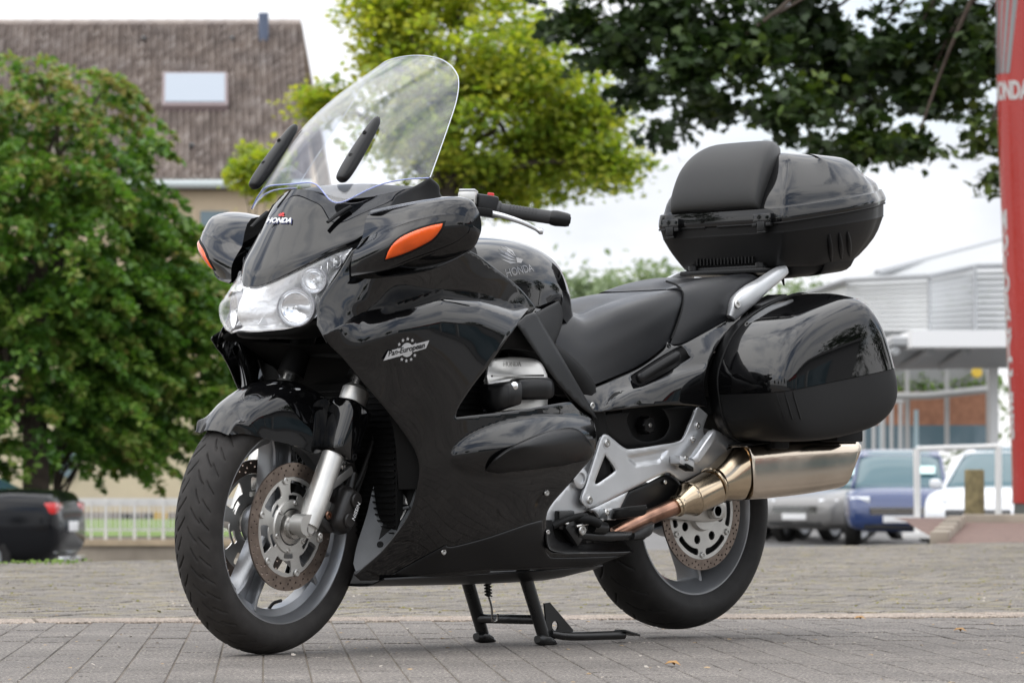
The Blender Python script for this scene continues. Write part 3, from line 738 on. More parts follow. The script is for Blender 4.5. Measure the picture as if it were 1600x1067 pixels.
for k, u in enumerate(np.arange(-195, 560, 22.5)):
    mk('fence_post' if k % 2 == 0 else 'fence_bar', RL(u-(2.6 if k % 2 == 0 else 1.5), 781, u+(2.6 if k % 2 == 0 else 1.5), 843, WA+.08, .05, f0), WPAINT, fe)
    for j in (-7.5, 7.5): mk('thin_bar', RL(u+j-.8, 786, u+j+.8, 828, WA+.1, .03, f0), WPAINT, fe)
gp = [G(a, b, z) for a, z in ((WA+.4, BG(0, 838, WA)[2]), (WA+14, BG(0, 838, WA)[2]+.15)) for b in (-16, -3)]
mk('lawn', (gp, [(0, 1, 3, 2)]), GRASSM, kind='structure')
CREAM = mat('cream_render', (.62, .53, .38), .9, noise=.12, nscale=1.5)
pw = empty('pale_building', G(78, bofu(200, 78), -.8), 'cream rendered low building behind the railing and tree', 'building'); p0 = np.array(pw.location)
mk('wall', RL(-250, 655, 620, 800, 76, .3, p0), CREAM, pw); mk('plinth', RL(-250, 800, 620, 842, 75.9, .3, p0), mat('plinth_grey', (.33, .29, .26), .9, noise=.3, nscale=2), pw)
mk('window', RL(70, 690, 118, 745, 75.9, .1, p0), WGL, pw); mk('window', RL(190, 803, 215, 815, 75.8, .1, p0), BLK, pw); mk('window', RL(225, 803, 240, 815, 75.8, .1, p0), BLK, pw)
mk('vent_box', RL(240, 800, 262, 832, 75.6, .2, p0), mat('yellow_panel', (.55, .35, .05), .7), pw)

# house with tiled roof
HA = 92.; HZ = zlow(-6)
ho = empty('house', G(HA, bofu(250, HA), HZ), 'large house with brown tiled roof, a white roof window and cream wall', 'house'); h0 = np.array(ho.location)
ridL, ridR = BG(-160, 40, HA+7.2), BG(472, 38, HA+7.2); eaL, eaR = BG(-190, 283, HA), BG(487, 283, HA)
rz_ = (ridL[2]+ridR[2])/2; ridL[2] = ridR[2] = rz_; ez_ = (eaL[2]+eaR[2])/2; eaL[2] = eaR[2] = ez_
TILE = None
m, t, b, n = nodemat('brown_roof_tile'); L = t.links.new
ge = n('ShaderNodeNewGeometry'); r = ramp(n, [(0, (.20, .165, .145)), (.5, (.285, .24, .212)), (.9, (.355, .31, .28)), (1, (.44, .395, .365))]); L(ge.outputs['Random Per Island'], r.inputs[0]); 
nn = n('ShaderNodeTexNoise', Scale=1.1, Detail=4.); L(ge.outputs['Position'], nn.inputs['Vector']); r2_ = ramp(n, [(.3, (.86, .86, .88)), (.7, (1.1, 1.08, 1.06))]); L(nn.outputs[0], r2_.inputs[0])
x = n('ShaderNodeMix', data_type='RGBA', blend_type='MULTIPLY'); x.inputs[0].default_value = 1; L(r.outputs[0], x.inputs[6]); L(r2_.outputs[0], x.inputs[7]); L(x.outputs[2], b.inputs['Base Color']); b.inputs['Roughness'].default_value = .85; TILE = m
NT, NR = 64, 36
V = []; F = []
dn = ((eaL-ridL)+(eaR-ridR))/2; up_n = np.cross(ridR-ridL, dn); up_n /= np.linalg.norm(up_n); up_n = up_n if up_n[2] > 0 else -up_n
for i in range(NT):
    for j in range(NR):
        def q(s, tt, h_): 
            A = ridL+(ridR-ridL)*s; B_ = eaL+(eaR-eaL)*s; return A+(B_-A)*tt+up_n*h_
        s0_, s1_ = i/NT, (i+1)/NT; t0_, t1_ = j/NR, min((j+1.12)/NR, 1.01); o = len(V); e = .004*rng.standard_normal()
        for tt, hb in ((t0_, .02), (t1_, .12+e)):
            for s, hh in ((s0_, .0), (s0_+(s1_-s0_)*.30, -.035), (s0_+(s1_-s0_)*.62, .045), (s1_-.0006, .03)): V.append(q(s, tt, hb+hh))
        F += [(o+k, o+k+1, o+k+5, o+k+4) for k in range(3)]
        V += [V[o+4+k]-up_n*.11 for k in range(4)]; F += [(o+4+k, o+5+k, o+9+k, o+8+k) for k in range(3)]
roof = mk('roof', ([ridL, ridR, eaR, eaL, ridL-up_n*.25, ridR-up_n*.25, eaR-up_n*.25, eaL-up_n*.25]-np.tile(h0, (8, 1)), [(0, 1, 2, 3), (7, 6, 5, 4), (0, 4, 5, 1), (1, 5, 6, 2), (2, 6, 7, 3), (3, 7, 4, 0)]), mat('roof_board', (.10, .07, .06), .9), ho, smooth=False)
me = bpy.data.meshes.new('roof_tiles'); me.from_pydata((np.array(V)-h0).tolist(), [], F); me.materials.append(TILE); link('roof_tiles', me, roof, 'stuff')
for k in range(21):
    s = (k+.5)/21*.985+.008; c = ridL+(ridR-ridL)*s-h0+Z_*.02; mk('ridge_tile', tube([c-RX*.25, c-RX*.1, c+RX*.24, c+RX*.27], [.13, .125, .115, .135], 10, 1), TILE, roof)
def onroof(u, v, h_=0.):
    d = FW*FPX+RX*(u-800)-UP*(v-533.5); t_ = ((ridL-CAM)@up_n)/(d@up_n); return CAM+d*t_+up_n*h_-h0
A, B_, C_, D = onroof(257, 128), onroof(353, 128), onroof(355, 176), onroof(256, 176)
ctr_ = (A+B_+C_+D)/4; exw = B_-A; eyw = D-A
sk = mk('roof_window', box(ctr_+up_n*.13, exw, eyw, up_n, (np.linalg.norm(exw)*1.06, np.linalg.norm(eyw)*1.08, .22), .03), mat('window_frame_grey', (.22, .17, .17), .5), roof)
mk('pane', box(ctr_+up_n*.25, exw, eyw, up_n, (np.linalg.norm(exw)*.96, np.linalg.norm(eyw)*.92, .03)), mat('white_blind_pane', (.27, .31, .36), .3), sk)
mk('flue', [tube([onroof(412, 66, -.1), onroof(412, 66, .2)+Z_*.55], .13, 10, 1)], mat('blue_grey_flue', (.12, .15, .22), .5), roof)
for u, v in ((225, 68), (363, 68), (300, 235)): mk('snow_hook', box(onroof(u, v, .1), exw, eyw, up_n, (.12, .16, .14), .03), BLK, roof)
mk('gutter', tube([eaL-h0-Z_*.08-F0*.1, eaR-h0-Z_*.08-F0*.1], .10, 8, 1), mat('gutter_grey', (.5, .55, .55), .5), ho)
wc = (eaL+eaR)/2-h0; wl = np.linalg.norm(eaR-eaL)
mk('wall', box(np.array([wc[0], wc[1], (wc[2]-.1)/2])+F0*.5, RX, F0, Z_, (wl-.7, .4, wc[2]-.12)), mat('house_cream', (.60, .48, .34), .9, noise=.1, nscale=2), ho)
mk('wall', box(np.array([wc[0], wc[1], (wc[2]-.1)/2])+F0*12, RX, F0, Z_, (wl-.7, .4, wc[2]-.12)), mat('house_cream', (.60, .48, .34), .9, noise=.1, nscale=2), ho)
gr_ = ridR-h0-RX*.35; ge_ = eaR-h0-RX*.35
mk('gable_wall', ([ge_, ge_+F0*14, gr_, np.array([ge_[0], ge_[1], 0]), np.array([*(ge_+F0*14)[:2], 0])], [(0, 2, 1), (0, 1, 4, 3)]), mat('house_cream', (.60, .48, .34), .9, noise=.1, nscale=2), ho, smooth=False)
bk = [ridL, ridR, eaR+F0*14.6, eaL+F0*14.6]; mk('roof_back', ([p-h0 for p in bk]+[p-h0-Z_*.2 for p in bk], [(0, 1, 2, 3), (7, 6, 5, 4), (0, 4, 5, 1), (1, 5, 6, 2), (2, 6, 7, 3), (3, 7, 4, 0)]), TILE, ho, smooth=False)
for u in (90, 210, 335): mk('window', RL(u-22, 330, u+22, 400, HA+.2, .3, h0), WGL, ho)

# ------------------------------------------------------------------ trees
def leafmat(name, cols, trans=.35, rough=.55):
    m, t, b, n = nodemat(name); L = t.links.new
    ge = n('ShaderNodeNewGeometry'); at = n('ShaderNodeAttribute', attribute_name='tint')
    r = ramp(n, [(i/(len(cols)-1), c) for i, c in enumerate(cols)])
    mx = n('ShaderNodeMath', operation='ADD'); mm = n('ShaderNodeMath', operation='MULTIPLY'); mm.inputs[1].default_value = .45
    L(ge.outputs['Random Per Island'], mm.inputs[0]); L(mm.outputs[0], mx.inputs[0]); L(at.outputs['Fac'], mx.inputs[1]); L(mx.outputs[0], r.inputs[0])
    L(r.outputs[0], b.inputs['Base Color']); b.inputs['Roughness'].default_value = rough
    o = [q for q in t.nodes if q.type == 'OUTPUT_MATERIAL'][0]; tr = n('ShaderNodeBsdfTranslucent'); mi = n('ShaderNodeMixShader'); mi.inputs[0].default_value = trans
    hs = n('ShaderNodeHueSaturation'); hs.inputs['Saturation'].default_value = 1.1; hs.inputs['Value'].default_value = 1.5; L(r.outputs[0], hs.inputs['Color'])
    L(hs.outputs[0], tr.inputs[0]); L(b.outputs[0], mi.inputs[1]); L(tr.outputs[0], mi.inputs[2]); L(mi.outputs[0], o.inputs[0]); return m
LEAF_OVAL = np.array([(0, -.5, 0), (.30, -.12, .05), (.26, .22, .05), (0, .6, -.04), (-.26, .22, .05), (-.30, -.12, .05)])
LEAF_MAPLE = np.array([(0, -.45, 0), (.16, -.30, .02), (.50, -.30, .03), (.34, -.06, .03), (.58, .16, 0), (.26, .20, .03), (.20, .34, .02), (0, .62, -.05), (-.20, .34, .02), (-.26, .20, .03), (-.58, .16, 0), (-.34, -.06, .03), (-.50, -.30, .03), (-.16, -.30, .02)])
def leaves(name, C3, size, shape, m, parent, tint, droop=.3, org=np.zeros(3)):
    """one mesh of leaf blades at positions C3 (n,3)"""
    n = len(C3); k = len(shape); th = rng.uniform(0, 2*np.pi, n); tl = rng.normal(droop, .45, n); rl = rng.normal(0, .5, n); s = size*rng.uniform(.65, 1.25, n)
    L0 = shape[None]*s[:, None, None]
    x, y, z = L0[..., 0], L0[..., 1], L0[..., 2]
    cr_, sr = np.cos(rl)[:, None], np.sin(rl)[:, None]; x, z = x*cr_-z*sr, x*sr+z*cr_
    ct, st = np.cos(tl)[:, None], np.sin(tl)[:, None]; y, z = y*ct+z*st, -y*st+z*ct
    ch, sh_ = np.cos(th)[:, None], np.sin(th)[:, None]; x, y = x*ch-y*sh_, x*sh_+y*ch
    V = np.stack([x, y, z], -1)+(C3-org)[:, None, :]
    me = bpy.data.meshes.new(name); me.vertices.add(n*k); me.vertices.foreach_set('co', V.reshape(-1).astype('f4'))
    me.loops.add(n*k); me.loops.foreach_set('vertex_index', np.arange(n*k, dtype='i4')); me.polygons.add(n)
    me.polygons.foreach_set('loop_start', np.arange(0, n*k, k, dtype='i4')); me.polygons.foreach_set('loop_total', np.full(n, k, 'i4')); me.update(calc_edges=True)
    at = me.attributes.new('tint', 'FLOAT', 'POINT'); at.data.foreach_set('value', np.repeat(tint, k).astype('f4')); me.materials.append(m)
    return link(name, me, parent, 'stuff')
BARK = mat('bark', (.085, .065, .05), .9, noise=.4, nscale=8, bump=.7, bscale=20)
def limb(a, b, r0, r1, sag=0., seed=0):
    q = np.random.default_rng(seed); a, b = np.array(a, float), np.array(b, float); L = np.linalg.norm(b-a); p = []
    for t in np.linspace(0, 1, 6): p.append(a+(b-a)*t+q.normal(0, L*.03, 3)*(t*(1-t)*4)+Z_*sag*math.sin(math.pi*t))
    return tube(p, [r0, r1], 8, 3)
def boughs(n, cen, rad, seed, flat_=.45, shell=.55):
    """bough centres spread in an ellipsoid, denser near its surface"""
    q = np.random.default_rng(seed); P_ = []
    while len(P_) < n:
        d = q.normal(size=3); d /= np.linalg.norm(d); r = (shell+(1-shell)*q.random())*(1 if q.random() < .8 else q.random()); P_.append(cen+d*rad*r)
    return np.array(P_)
def cloud(B, per, sz, seed, flat_=.4):
    q = np.random.default_rng(seed); n = len(B)*per; idx = np.repeat(np.arange(len(B)), per); s = q.uniform(.6, 1.4, len(B))[idx]
    o = q.normal(size=(n, 3))*np.array([sz, sz, sz*flat_])*s[:, None]*.6; rr = np.linalg.norm(o[:, :2], axis=1); o[:, 2] -= rr*.35
    return B[idx]+o, idx
def sprays(B, per, sz, seed, axis):
    """flat sprays of leaves that reach out from the trunk axis and droop at their tips"""
    q = np.random.default_rng(seed); n = len(B)*per; idx = np.repeat(np.arange(len(B)), per)
    d = B-axis; d[:, 2] = 0; d /= np.linalg.norm(d, axis=1)[:, None]+1e-6; a = q.uniform(-.9, .9, len(B)); ca, sa = np.cos(a), np.sin(a)
    d = np.stack([d[:, 0]*ca-d[:, 1]*sa, d[:, 0]*sa+d[:, 1]*ca, 0*ca], 1); e = np.stack([-d[:, 1], d[:, 0], 0*ca], 1)
    s = q.uniform(.6, 1.35, len(B)); t = q.random(n)**.8; w = q.normal(0, .26, n)*(1.15-t); k = s[idx]*sz; dr = q.uniform(.35, .8, len(B))[idx]
    C = B[idx]+d[idx]*(t*k)[:, None]+e[idx]*(w*k)[:, None]; C[:, 2] += -dr*k*t*t-np.abs(w)*k*.25+q.normal(0, .035, n)*sz
    return C, idx, t
# big green tree on the left
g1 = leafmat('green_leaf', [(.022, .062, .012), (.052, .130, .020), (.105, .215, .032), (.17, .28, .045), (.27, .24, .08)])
def build_tree(name, label, base, trunk_top, cen, rad, nb, per, bs, leafsize, shape, m, seed, limbs=8, tr=.22, flat_=.4, tintf=None, clip=None, droop=.3, group=None, cat='tree'):
    o = empty(name, base, label, cat, group); b0_ = np.array(base, float)
    B = boughs(nb, np.array(cen, float), np.array(rad, float), seed)
    if clip is not None: B = B[clip(B)]
    if flat_ < .2: C3, idx, tt_ = sprays(B, per, bs, seed+1, np.array([cen[0], cen[1], 0]))
    else: C3, idx = cloud(B, per, bs, seed+1, flat_); tt_ = np.zeros(len(C3))
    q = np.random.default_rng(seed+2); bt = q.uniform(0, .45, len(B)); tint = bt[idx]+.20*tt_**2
    if tintf is not None: tint = tint+tintf(C3)
    leaves('crown', C3, leafsize, shape, m, o, np.clip(tint, 0, 1), droop, b0_)
    tg = [tube([np.zeros(3), (np.array(trunk_top)-b0_)*.5+np.array([.05, .03, 0]), np.array(trunk_top)-b0_], [tr, tr*.6], 12, 5)]
    tk_ = mk('trunk', tg, BARK, o)
    for i in range(limbs):
        e = B[q.integers(len(B))]; s_ = b0_+(np.array(trunk_top)-b0_)*q.uniform(.35, 1.0)
        mk('limb', limb(s_-b0_, e-b0_, tr*.38, tr*.08, .2, seed+i), BARK, tk_)
    return o
ta = 51.
def uvp(B):
    d = B-CAM; z = d@FW; return 800+FPX*(d@RX)/z, 533.5-FPX*(d@UP)/z
def clipA(B):
    u, v = uvp(B); return v < np.interp(u, [-200, 0, 60, 130, 170, 260, 330], [760, 755, 735, 730, 745, 715, 690])-14
red_tip = lambda C3: np.where((rng.random(len(C3)) < .02), .6, 0)+np.clip((C3[:, 2]-3.6)/4.2, 0, .38)*(rng.random(len(C3)) < .5)
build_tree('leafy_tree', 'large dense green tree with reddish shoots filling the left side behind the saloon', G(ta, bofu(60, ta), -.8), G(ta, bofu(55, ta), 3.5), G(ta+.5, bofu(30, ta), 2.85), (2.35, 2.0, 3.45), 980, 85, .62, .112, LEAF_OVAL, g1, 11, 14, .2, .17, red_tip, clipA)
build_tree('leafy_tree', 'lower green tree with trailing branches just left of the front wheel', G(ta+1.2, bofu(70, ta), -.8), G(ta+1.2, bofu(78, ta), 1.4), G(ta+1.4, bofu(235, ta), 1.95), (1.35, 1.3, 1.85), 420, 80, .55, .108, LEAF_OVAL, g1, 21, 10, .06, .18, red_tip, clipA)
build_tree('shrub', 'small shrubby green tree rising behind the right mirror of the motorcycle', G(66, bofu(395, 66), -.8), G(66, bofu(395, 66), 2.2), G(66, bofu(380, 66), 2.9), (1.3, 1.2, 2.1), 130, 60, .34, .11, LEAF_OVAL, leafmat('olive_leaf', [(.10, .12, .02), (.20, .22, .03), (.32, .32, .04), (.34, .22, .08)]), 31, 6, .10, .4, cat='shrub')
# yellow-green tree behind the windscreen
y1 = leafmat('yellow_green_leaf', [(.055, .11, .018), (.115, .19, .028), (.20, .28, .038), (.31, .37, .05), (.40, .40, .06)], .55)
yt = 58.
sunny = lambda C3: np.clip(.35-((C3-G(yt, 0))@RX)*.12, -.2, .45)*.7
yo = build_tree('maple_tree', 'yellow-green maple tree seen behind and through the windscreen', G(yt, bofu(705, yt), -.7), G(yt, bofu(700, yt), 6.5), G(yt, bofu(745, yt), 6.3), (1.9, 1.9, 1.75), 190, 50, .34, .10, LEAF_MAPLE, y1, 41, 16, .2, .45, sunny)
for cu, cv, ru, rv_, nb_, sd in ((600, 10, 60, 50, 40, 53), (800, 120, 120, 80, 90, 54), (950, 250, 55, 60, 45, 55), (560+60, 60, 60, 70, 46, 43), (520, 155, 50, 34, 24, 44), (870, 235, 105, 75, 80, 45), (770, 280, 130, 60, 85, 46), (930, 170, 60, 60, 40, 47), (700, -20, 150, 60, 60, 48), (640, 190, 90, 90, 60, 50)):
    c = BG(cu, cv, yt+rng.uniform(-.6, .6)); s = yt/FPX
    B = boughs(nb_, c, np.array([ru*s, ru*s, rv_*s]), sd, shell=.2); C3, idx = cloud(B, 40, .30, sd, .45)
    bt = np.random.default_rng(sd).uniform(0, .55, len(B))[idx]
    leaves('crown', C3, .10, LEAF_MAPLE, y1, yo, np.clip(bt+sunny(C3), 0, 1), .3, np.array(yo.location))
    mk('limb', limb(G(yt, bofu(700, yt), 4.6)-np.array(yo.location), c-np.array(yo.location), .07, .02, .1, sd), BARK, yo)
yo2 = build_tree('maple_sapling', 'small yellow-green sapling below the roof beside the windscreen edge', G(62, bofu(408, 62), -.8), G(62, bofu(408, 62), 4.2), BG(408, 262, 62), (.42, .42, .45), 30, 50, .2, .11, LEAF_MAPLE, y1, 61, 3, .05, .5, lambda C3: .3*np.ones(len(C3)))
# overhanging maple with backlit shade put into its leaf colours, upper right, closer to the camera
d1 = leafmat('backlit_maple_leaf', [(.009, .022, .006), (.017, .038, .009), (.032, .062, .012), (.065, .11, .018), (.12, .17, .025)], .22)
dt = 39.5
do = empty('maple_tree', G(dt+2, bofu(1830, dt+2), .0), 'dark backlit green maple overhanging the sky at upper right, above the top box', 'tree'); d0 = np.array(do.location)
trk = mk('trunk', tube([np.zeros(3), np.array([.05, .1, 2.5]), G(dt, bofu(1780, dt), 6.6)-d0, G(dt, bofu(1740, dt), 8.5)-d0], [.24, .12], 12, 5), BARK, do)
# boughs given as (u, v, radius u, radius v, count)
BO = [(900, 30, 60, 34, 30), (965, 70, 60, 44, 40), (1030, 20, 80, 60, 60), (1000, 130, 48, 34, 24), (1080, 110, 60, 60, 44), (1040, 205, 26, 30, 9), (1150, 60, 80, 80, 80), (1120, 165, 50, 32, 22), (1250, 50, 90, 90, 100), (1240, 160, 60, 60, 44), (1330, 110, 80, 90, 90),
      (1350, 215, 55, 45, 36), (1420, 80, 80, 90, 85), (1430, 225, 34, 46, 20), (1500, 40, 60, 70, 50), (1500, 130, 50, 50, 26), (1545, 210, 26, 30, 12), (1555, 270, 14, 30, 8), (1540, 90, 40, 60, 24), (1010, -40, 200, 40, 90), (1300, -60, 240, 50, 150), (1600, -40, 120, 60, 70), (1650, 120, 70, 130, 70), (1440, 150, 40, 40, 20), (1290, 228, 40, 26, 14)]
C_all = []; T_all = []; s = dt/FPX
for k, (u, v, ru, rv_, nn_) in enumerate(BO):
    dep = dt+rng.uniform(-1.2, 1.2); c = BG(u, v, dep)
    B = boughs(int(nn_*.62), c, np.array([ru*s, ru*s*1.2, rv_*s]), 100+k, shell=.15)
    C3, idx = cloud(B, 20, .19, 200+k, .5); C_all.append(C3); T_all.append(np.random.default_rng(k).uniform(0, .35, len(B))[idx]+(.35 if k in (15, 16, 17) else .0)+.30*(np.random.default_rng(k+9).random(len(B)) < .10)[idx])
    if k % 2 == 0 or u > 1400: mk('limb', limb(G(dt, bofu(1760, dt), 7.6)-d0, c-d0, .055, .010, .15, 300+k), BARK, trk)
CA = np.vstack(C_all); TA = np.concatenate(T_all); ku, kv = uvp(CA); kk = (kv < 330)
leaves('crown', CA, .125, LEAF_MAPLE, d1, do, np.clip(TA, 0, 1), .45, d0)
# distant trees under the handlebar and behind the seat
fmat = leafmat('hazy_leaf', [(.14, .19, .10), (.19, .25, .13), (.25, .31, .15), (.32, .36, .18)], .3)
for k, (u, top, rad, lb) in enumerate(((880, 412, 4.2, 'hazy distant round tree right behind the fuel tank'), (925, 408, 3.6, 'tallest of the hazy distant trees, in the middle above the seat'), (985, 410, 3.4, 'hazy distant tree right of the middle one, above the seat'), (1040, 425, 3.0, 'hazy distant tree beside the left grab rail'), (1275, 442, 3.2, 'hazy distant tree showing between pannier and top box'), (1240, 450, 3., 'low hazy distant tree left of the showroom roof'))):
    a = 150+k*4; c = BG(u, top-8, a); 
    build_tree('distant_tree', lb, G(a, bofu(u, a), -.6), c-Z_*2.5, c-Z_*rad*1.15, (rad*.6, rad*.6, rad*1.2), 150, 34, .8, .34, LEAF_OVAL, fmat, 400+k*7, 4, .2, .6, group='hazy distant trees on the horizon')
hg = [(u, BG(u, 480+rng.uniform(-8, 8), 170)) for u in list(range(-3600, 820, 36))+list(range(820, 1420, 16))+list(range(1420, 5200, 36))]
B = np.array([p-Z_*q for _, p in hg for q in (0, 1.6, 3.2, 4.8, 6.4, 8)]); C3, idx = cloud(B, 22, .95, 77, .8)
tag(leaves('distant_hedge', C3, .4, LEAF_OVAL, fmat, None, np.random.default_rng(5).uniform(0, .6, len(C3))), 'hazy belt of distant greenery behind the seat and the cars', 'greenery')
B = np.array([BG(u, v, BA+4.2) for u in range(1395, 1550, 7) for v in (590, 600, 608)]); C3, idx = cloud(B, 30, .25, 78, .8); leaves('foliage', C3, .14, LEAF_OVAL, leafmat('bright_leaf', [(.10, .20, .03), (.18, .30, .05), (.26, .36, .06)]), hd, np.random.default_rng(6).uniform(0, .6, len(C3)), .3, np.array(hd.location))
mk('flower_head', disc_cyl(BG(1526, 582, BA+3.6)-np.array(hd.location), -F0, .13, .1), mat('yellow_flower', (.85, .6, .08), .6), hd)

# ------------------------------------------------------------------ what stands beside and behind the camera (seen in the paint)
bh = empty('dealer_building', G(4, 27, 0), 'long low dealership building with red fascia beside the forecourt', 'building', rz=math.atan2(F0[1], F0[0]))
mk('wall', abox(-13, 22, 1.0, 1.4, 0, 4.3) if False else abox(-13, 10, -1.4, -1.0, 0, 4.0), mat('dealer_wall', (.20, .20, .20), .7), bh)
mk('wall', abox(-13, 10, -9, -8.6, 0, 4.0), MATS['dealer_wall'], bh); mk('roof', abox(-13.3, 10.3, -9.2, -.5, 4.0, 4.25), MATS['dealer_wall'], bh)
mk('fascia', abox(-6, 2.5, -.95, -.7, 3.2, 4.15), PRED, bh)
for k in range(7): mk('window', abox(-12.4+k*3.1, -9.8+k*3.1, -.99, -.93, .5, 2.9), WGL, bh); mk('window_frame', abox(-12.5+k*3.1, -12.4+k*3.1, -.98, -.85, .4, 3.0), WPAINT, bh)
TL_ = ['dark roadside tree %s, outside the photo' % w for w in ('just behind the dealership roof', 'tallest of the three behind the dealership', 'behind the far end of the dealership', 'behind the camera at its far right', 'straight behind the camera to the right', 'straight behind the camera to the left', 'behind the camera at its far left', 'beside the forecourt on the left, nearest the camera', 'beside the forecourt on the left, the tall middle one', 'beside the forecourt on the left, farthest along')]
dk = leafmat('backdrop_leaf', [(.02, .04, .012), (.04, .07, .02), (.07, .11, .03)], .2)
for k, (a, b, hgt) in enumerate(((14, 32, 7.5), (20, 30, 8.5), (27, 27, 8), (-14, 22, 8), (-20, 8, 9), (-24, -6, 8), (-18, -16, 8), (2, -24, 8), (10, -27, 9), (18, -25, 8))):
    build_tree('roadside_tree', TL_[k], G(a, b, 0), G(a, b, hgt*.6), G(a, b, hgt*.62), (2.3, 2.3, hgt*.38), 90, 26, .75, .33, LEAF_OVAL, dk, 600+k*5, 4, .2, .6, group='roadside trees reflected in the paint')

# ================================================================== THE MOTORCYCLE
bike = empty('motorcycle', (0, 0, 0), 'glossy black touring motorcycle with panniers and top box, up on its centre stand', 'motorcycle')
ST_A = np.array([.69, 0, .3125]); ST_D = np.array([-.4384, 0, .8988]); ST_ANG = math.radians(8.44)
ROT = np.array(Matrix.Rotation(ST_ANG, 3, Vector(ST_D)))
def S(geo):
    if isinstance(geo, tuple): geo = [geo]
    return [((np.asarray(v, float)-ST_A)@ROT.T+ST_A, f) for v, f in geo]
def Sp(p): return (np.asarray(p, float)-ST_A)@ROT.T+ST_A
def Sv(p): return np.asarray(p, float)@ROT.T
ID = lambda g: g

# ---------------- wheels
def tyre_geo(c, prof, groove, n=720):
    """tyre revolved about y with grooves cut into its tread"""
    pr = np.array([cr(prof, 9)])[0]; m = len(pr)
    th = np.arange(n)*2*math.pi/n
    T, J = np.meshgrid(th, np.arange(m), indexing='ij')
    yy = pr[J, 0]; rr = pr[J, 1].copy()
    g = groove(T, yy); rr = rr-g*np.clip((rr-(rr.max()-.055))/.01, 0, 1)
    V = np.stack([c[0]+rr*np.cos(T), c[1]+yy, c[2]+rr*np.sin(T)], -1).reshape(-1, 3)
    F = []
    for i in range(n):
        a = i*m; b = ((i+1) % n)*m
        F += [(a+j, b+j, b+j+1, a+j+1) for j in range(m-1)]
    return (V, F)
def grooves(r, specs, depth=.004):
    """specs: list of (pitch count, phase, side, y0, y1, slant, curve, half width)"""
    def f(T, y):
        g = np.zeros_like(T)
        for cnt, ph, side, y0, y1, sl, cv, hw in specs:
            w = 2*math.pi/cnt; s = (y*side-y0)/(y1-y0); ins = np.clip(np.minimum(s, 1-s)*12, 0, 1)
            cen = ph*w+(sl*s+cv*s*s)
            d = (T-cen+w/2) % w-w/2
            g = np.maximum(g, depth*ins*np.clip(1.6-np.abs(d)*r/hw, 0, 1))
        return g
    return f
FC = np.array([.745, 0, .3125]); RC = np.array([-.745, 0, .340])
FT = [(-.047, .232), (-.054, .243), (-.0600, .262), (-.0585, .280), (-.050, .2945), (-.034, .3055), (-.016, .3112), (0, .3125)]
FT = FT+[(-a, b) for a, b in FT[-2::-1]]
gspec = []
for sd in (1, -1):
    for k in range(3):
        gspec.append((14, k/3+(.17 if sd < 0 else 0), sd, .004+.004*k, .030+.006*(k % 2), -.17, .05, .0028))
        gspec.append((14, k/3+.16, sd, .033, .054, -.10, .0, .0026))
RT = [(-.068, .222), (-.078, .236), (-.0865, .258), (-.084, .279), (-.072, .2975), (-.050, .3100), (-.024, .3165), (0, .318)]
RT = RT+[(-a, b) for a, b in RT[-2::-1]]
gs2 = []
for sd in (1, -1):
    for k in range(2):
        gs2.append((11, k/2+(.2 if sd < 0 else 0), sd, .006, .040, -.22, .08, .0034)); gs2.append((11, k/2+.25, sd, .045, .076, -.12, 0, .003))

def holes_ring(c2, r, n, hr, ph=0, k=8):
    return [[(c2[0]+r*math.cos(a+ph)+hr*math.cos(t), c2[1]+r*math.sin(a+ph)+hr*math.sin(t)) for t in np.arange(k)*2*math.pi/k] for a in np.arange(n)*2*math.pi/n]
def ring(r, n, ph=0): return [(r*math.cos(a+ph), r*math.sin(a+ph)) for a in np.arange(n)*2*math.pi/n]
def slot(r0, r1, a0, a1, k=5, rd=.3):
    a = np.linspace(a0, a1, k); p = [(r1*math.cos(t), r1*math.sin(t)) for t in a]+[(r0*math.cos(t), r0*math.sin(t)) for t in a[::-1]]
    return [tuple(q) for q in cr(p, 3, True)]
def flat(loops, c, y, t, T=ID):
    """plate in the x-z plane about c, from y to y+t, from 2-D loops (first outer, rest holes)"""
    vs, fs = cdt([np.array(l) for l in loops], np.zeros((0, 2)))
    V = np.array([(c[0]+a, c[1]+y+t, c[2]+b) for a, b in vs])
    fs = [f if np.cross(V[f[1]]-V[f[0]], V[f[2]]-V[f[0]])[1] > 0 else tuple(reversed(f)) for f in fs]
    k = len(V); W = np.vstack([V, V-np.array([0, t, 0])])
    cnt = {(a, b) for f in fs for a, b in zip(f, f[1:]+f[:1])}
    E = [(a, b) for a, b in cnt if (b, a) not in cnt]
    return (W, fs+[tuple(reversed([i+k for i in f])) for f in fs]+[(b, a, a+k, b+k) for a, b in E])

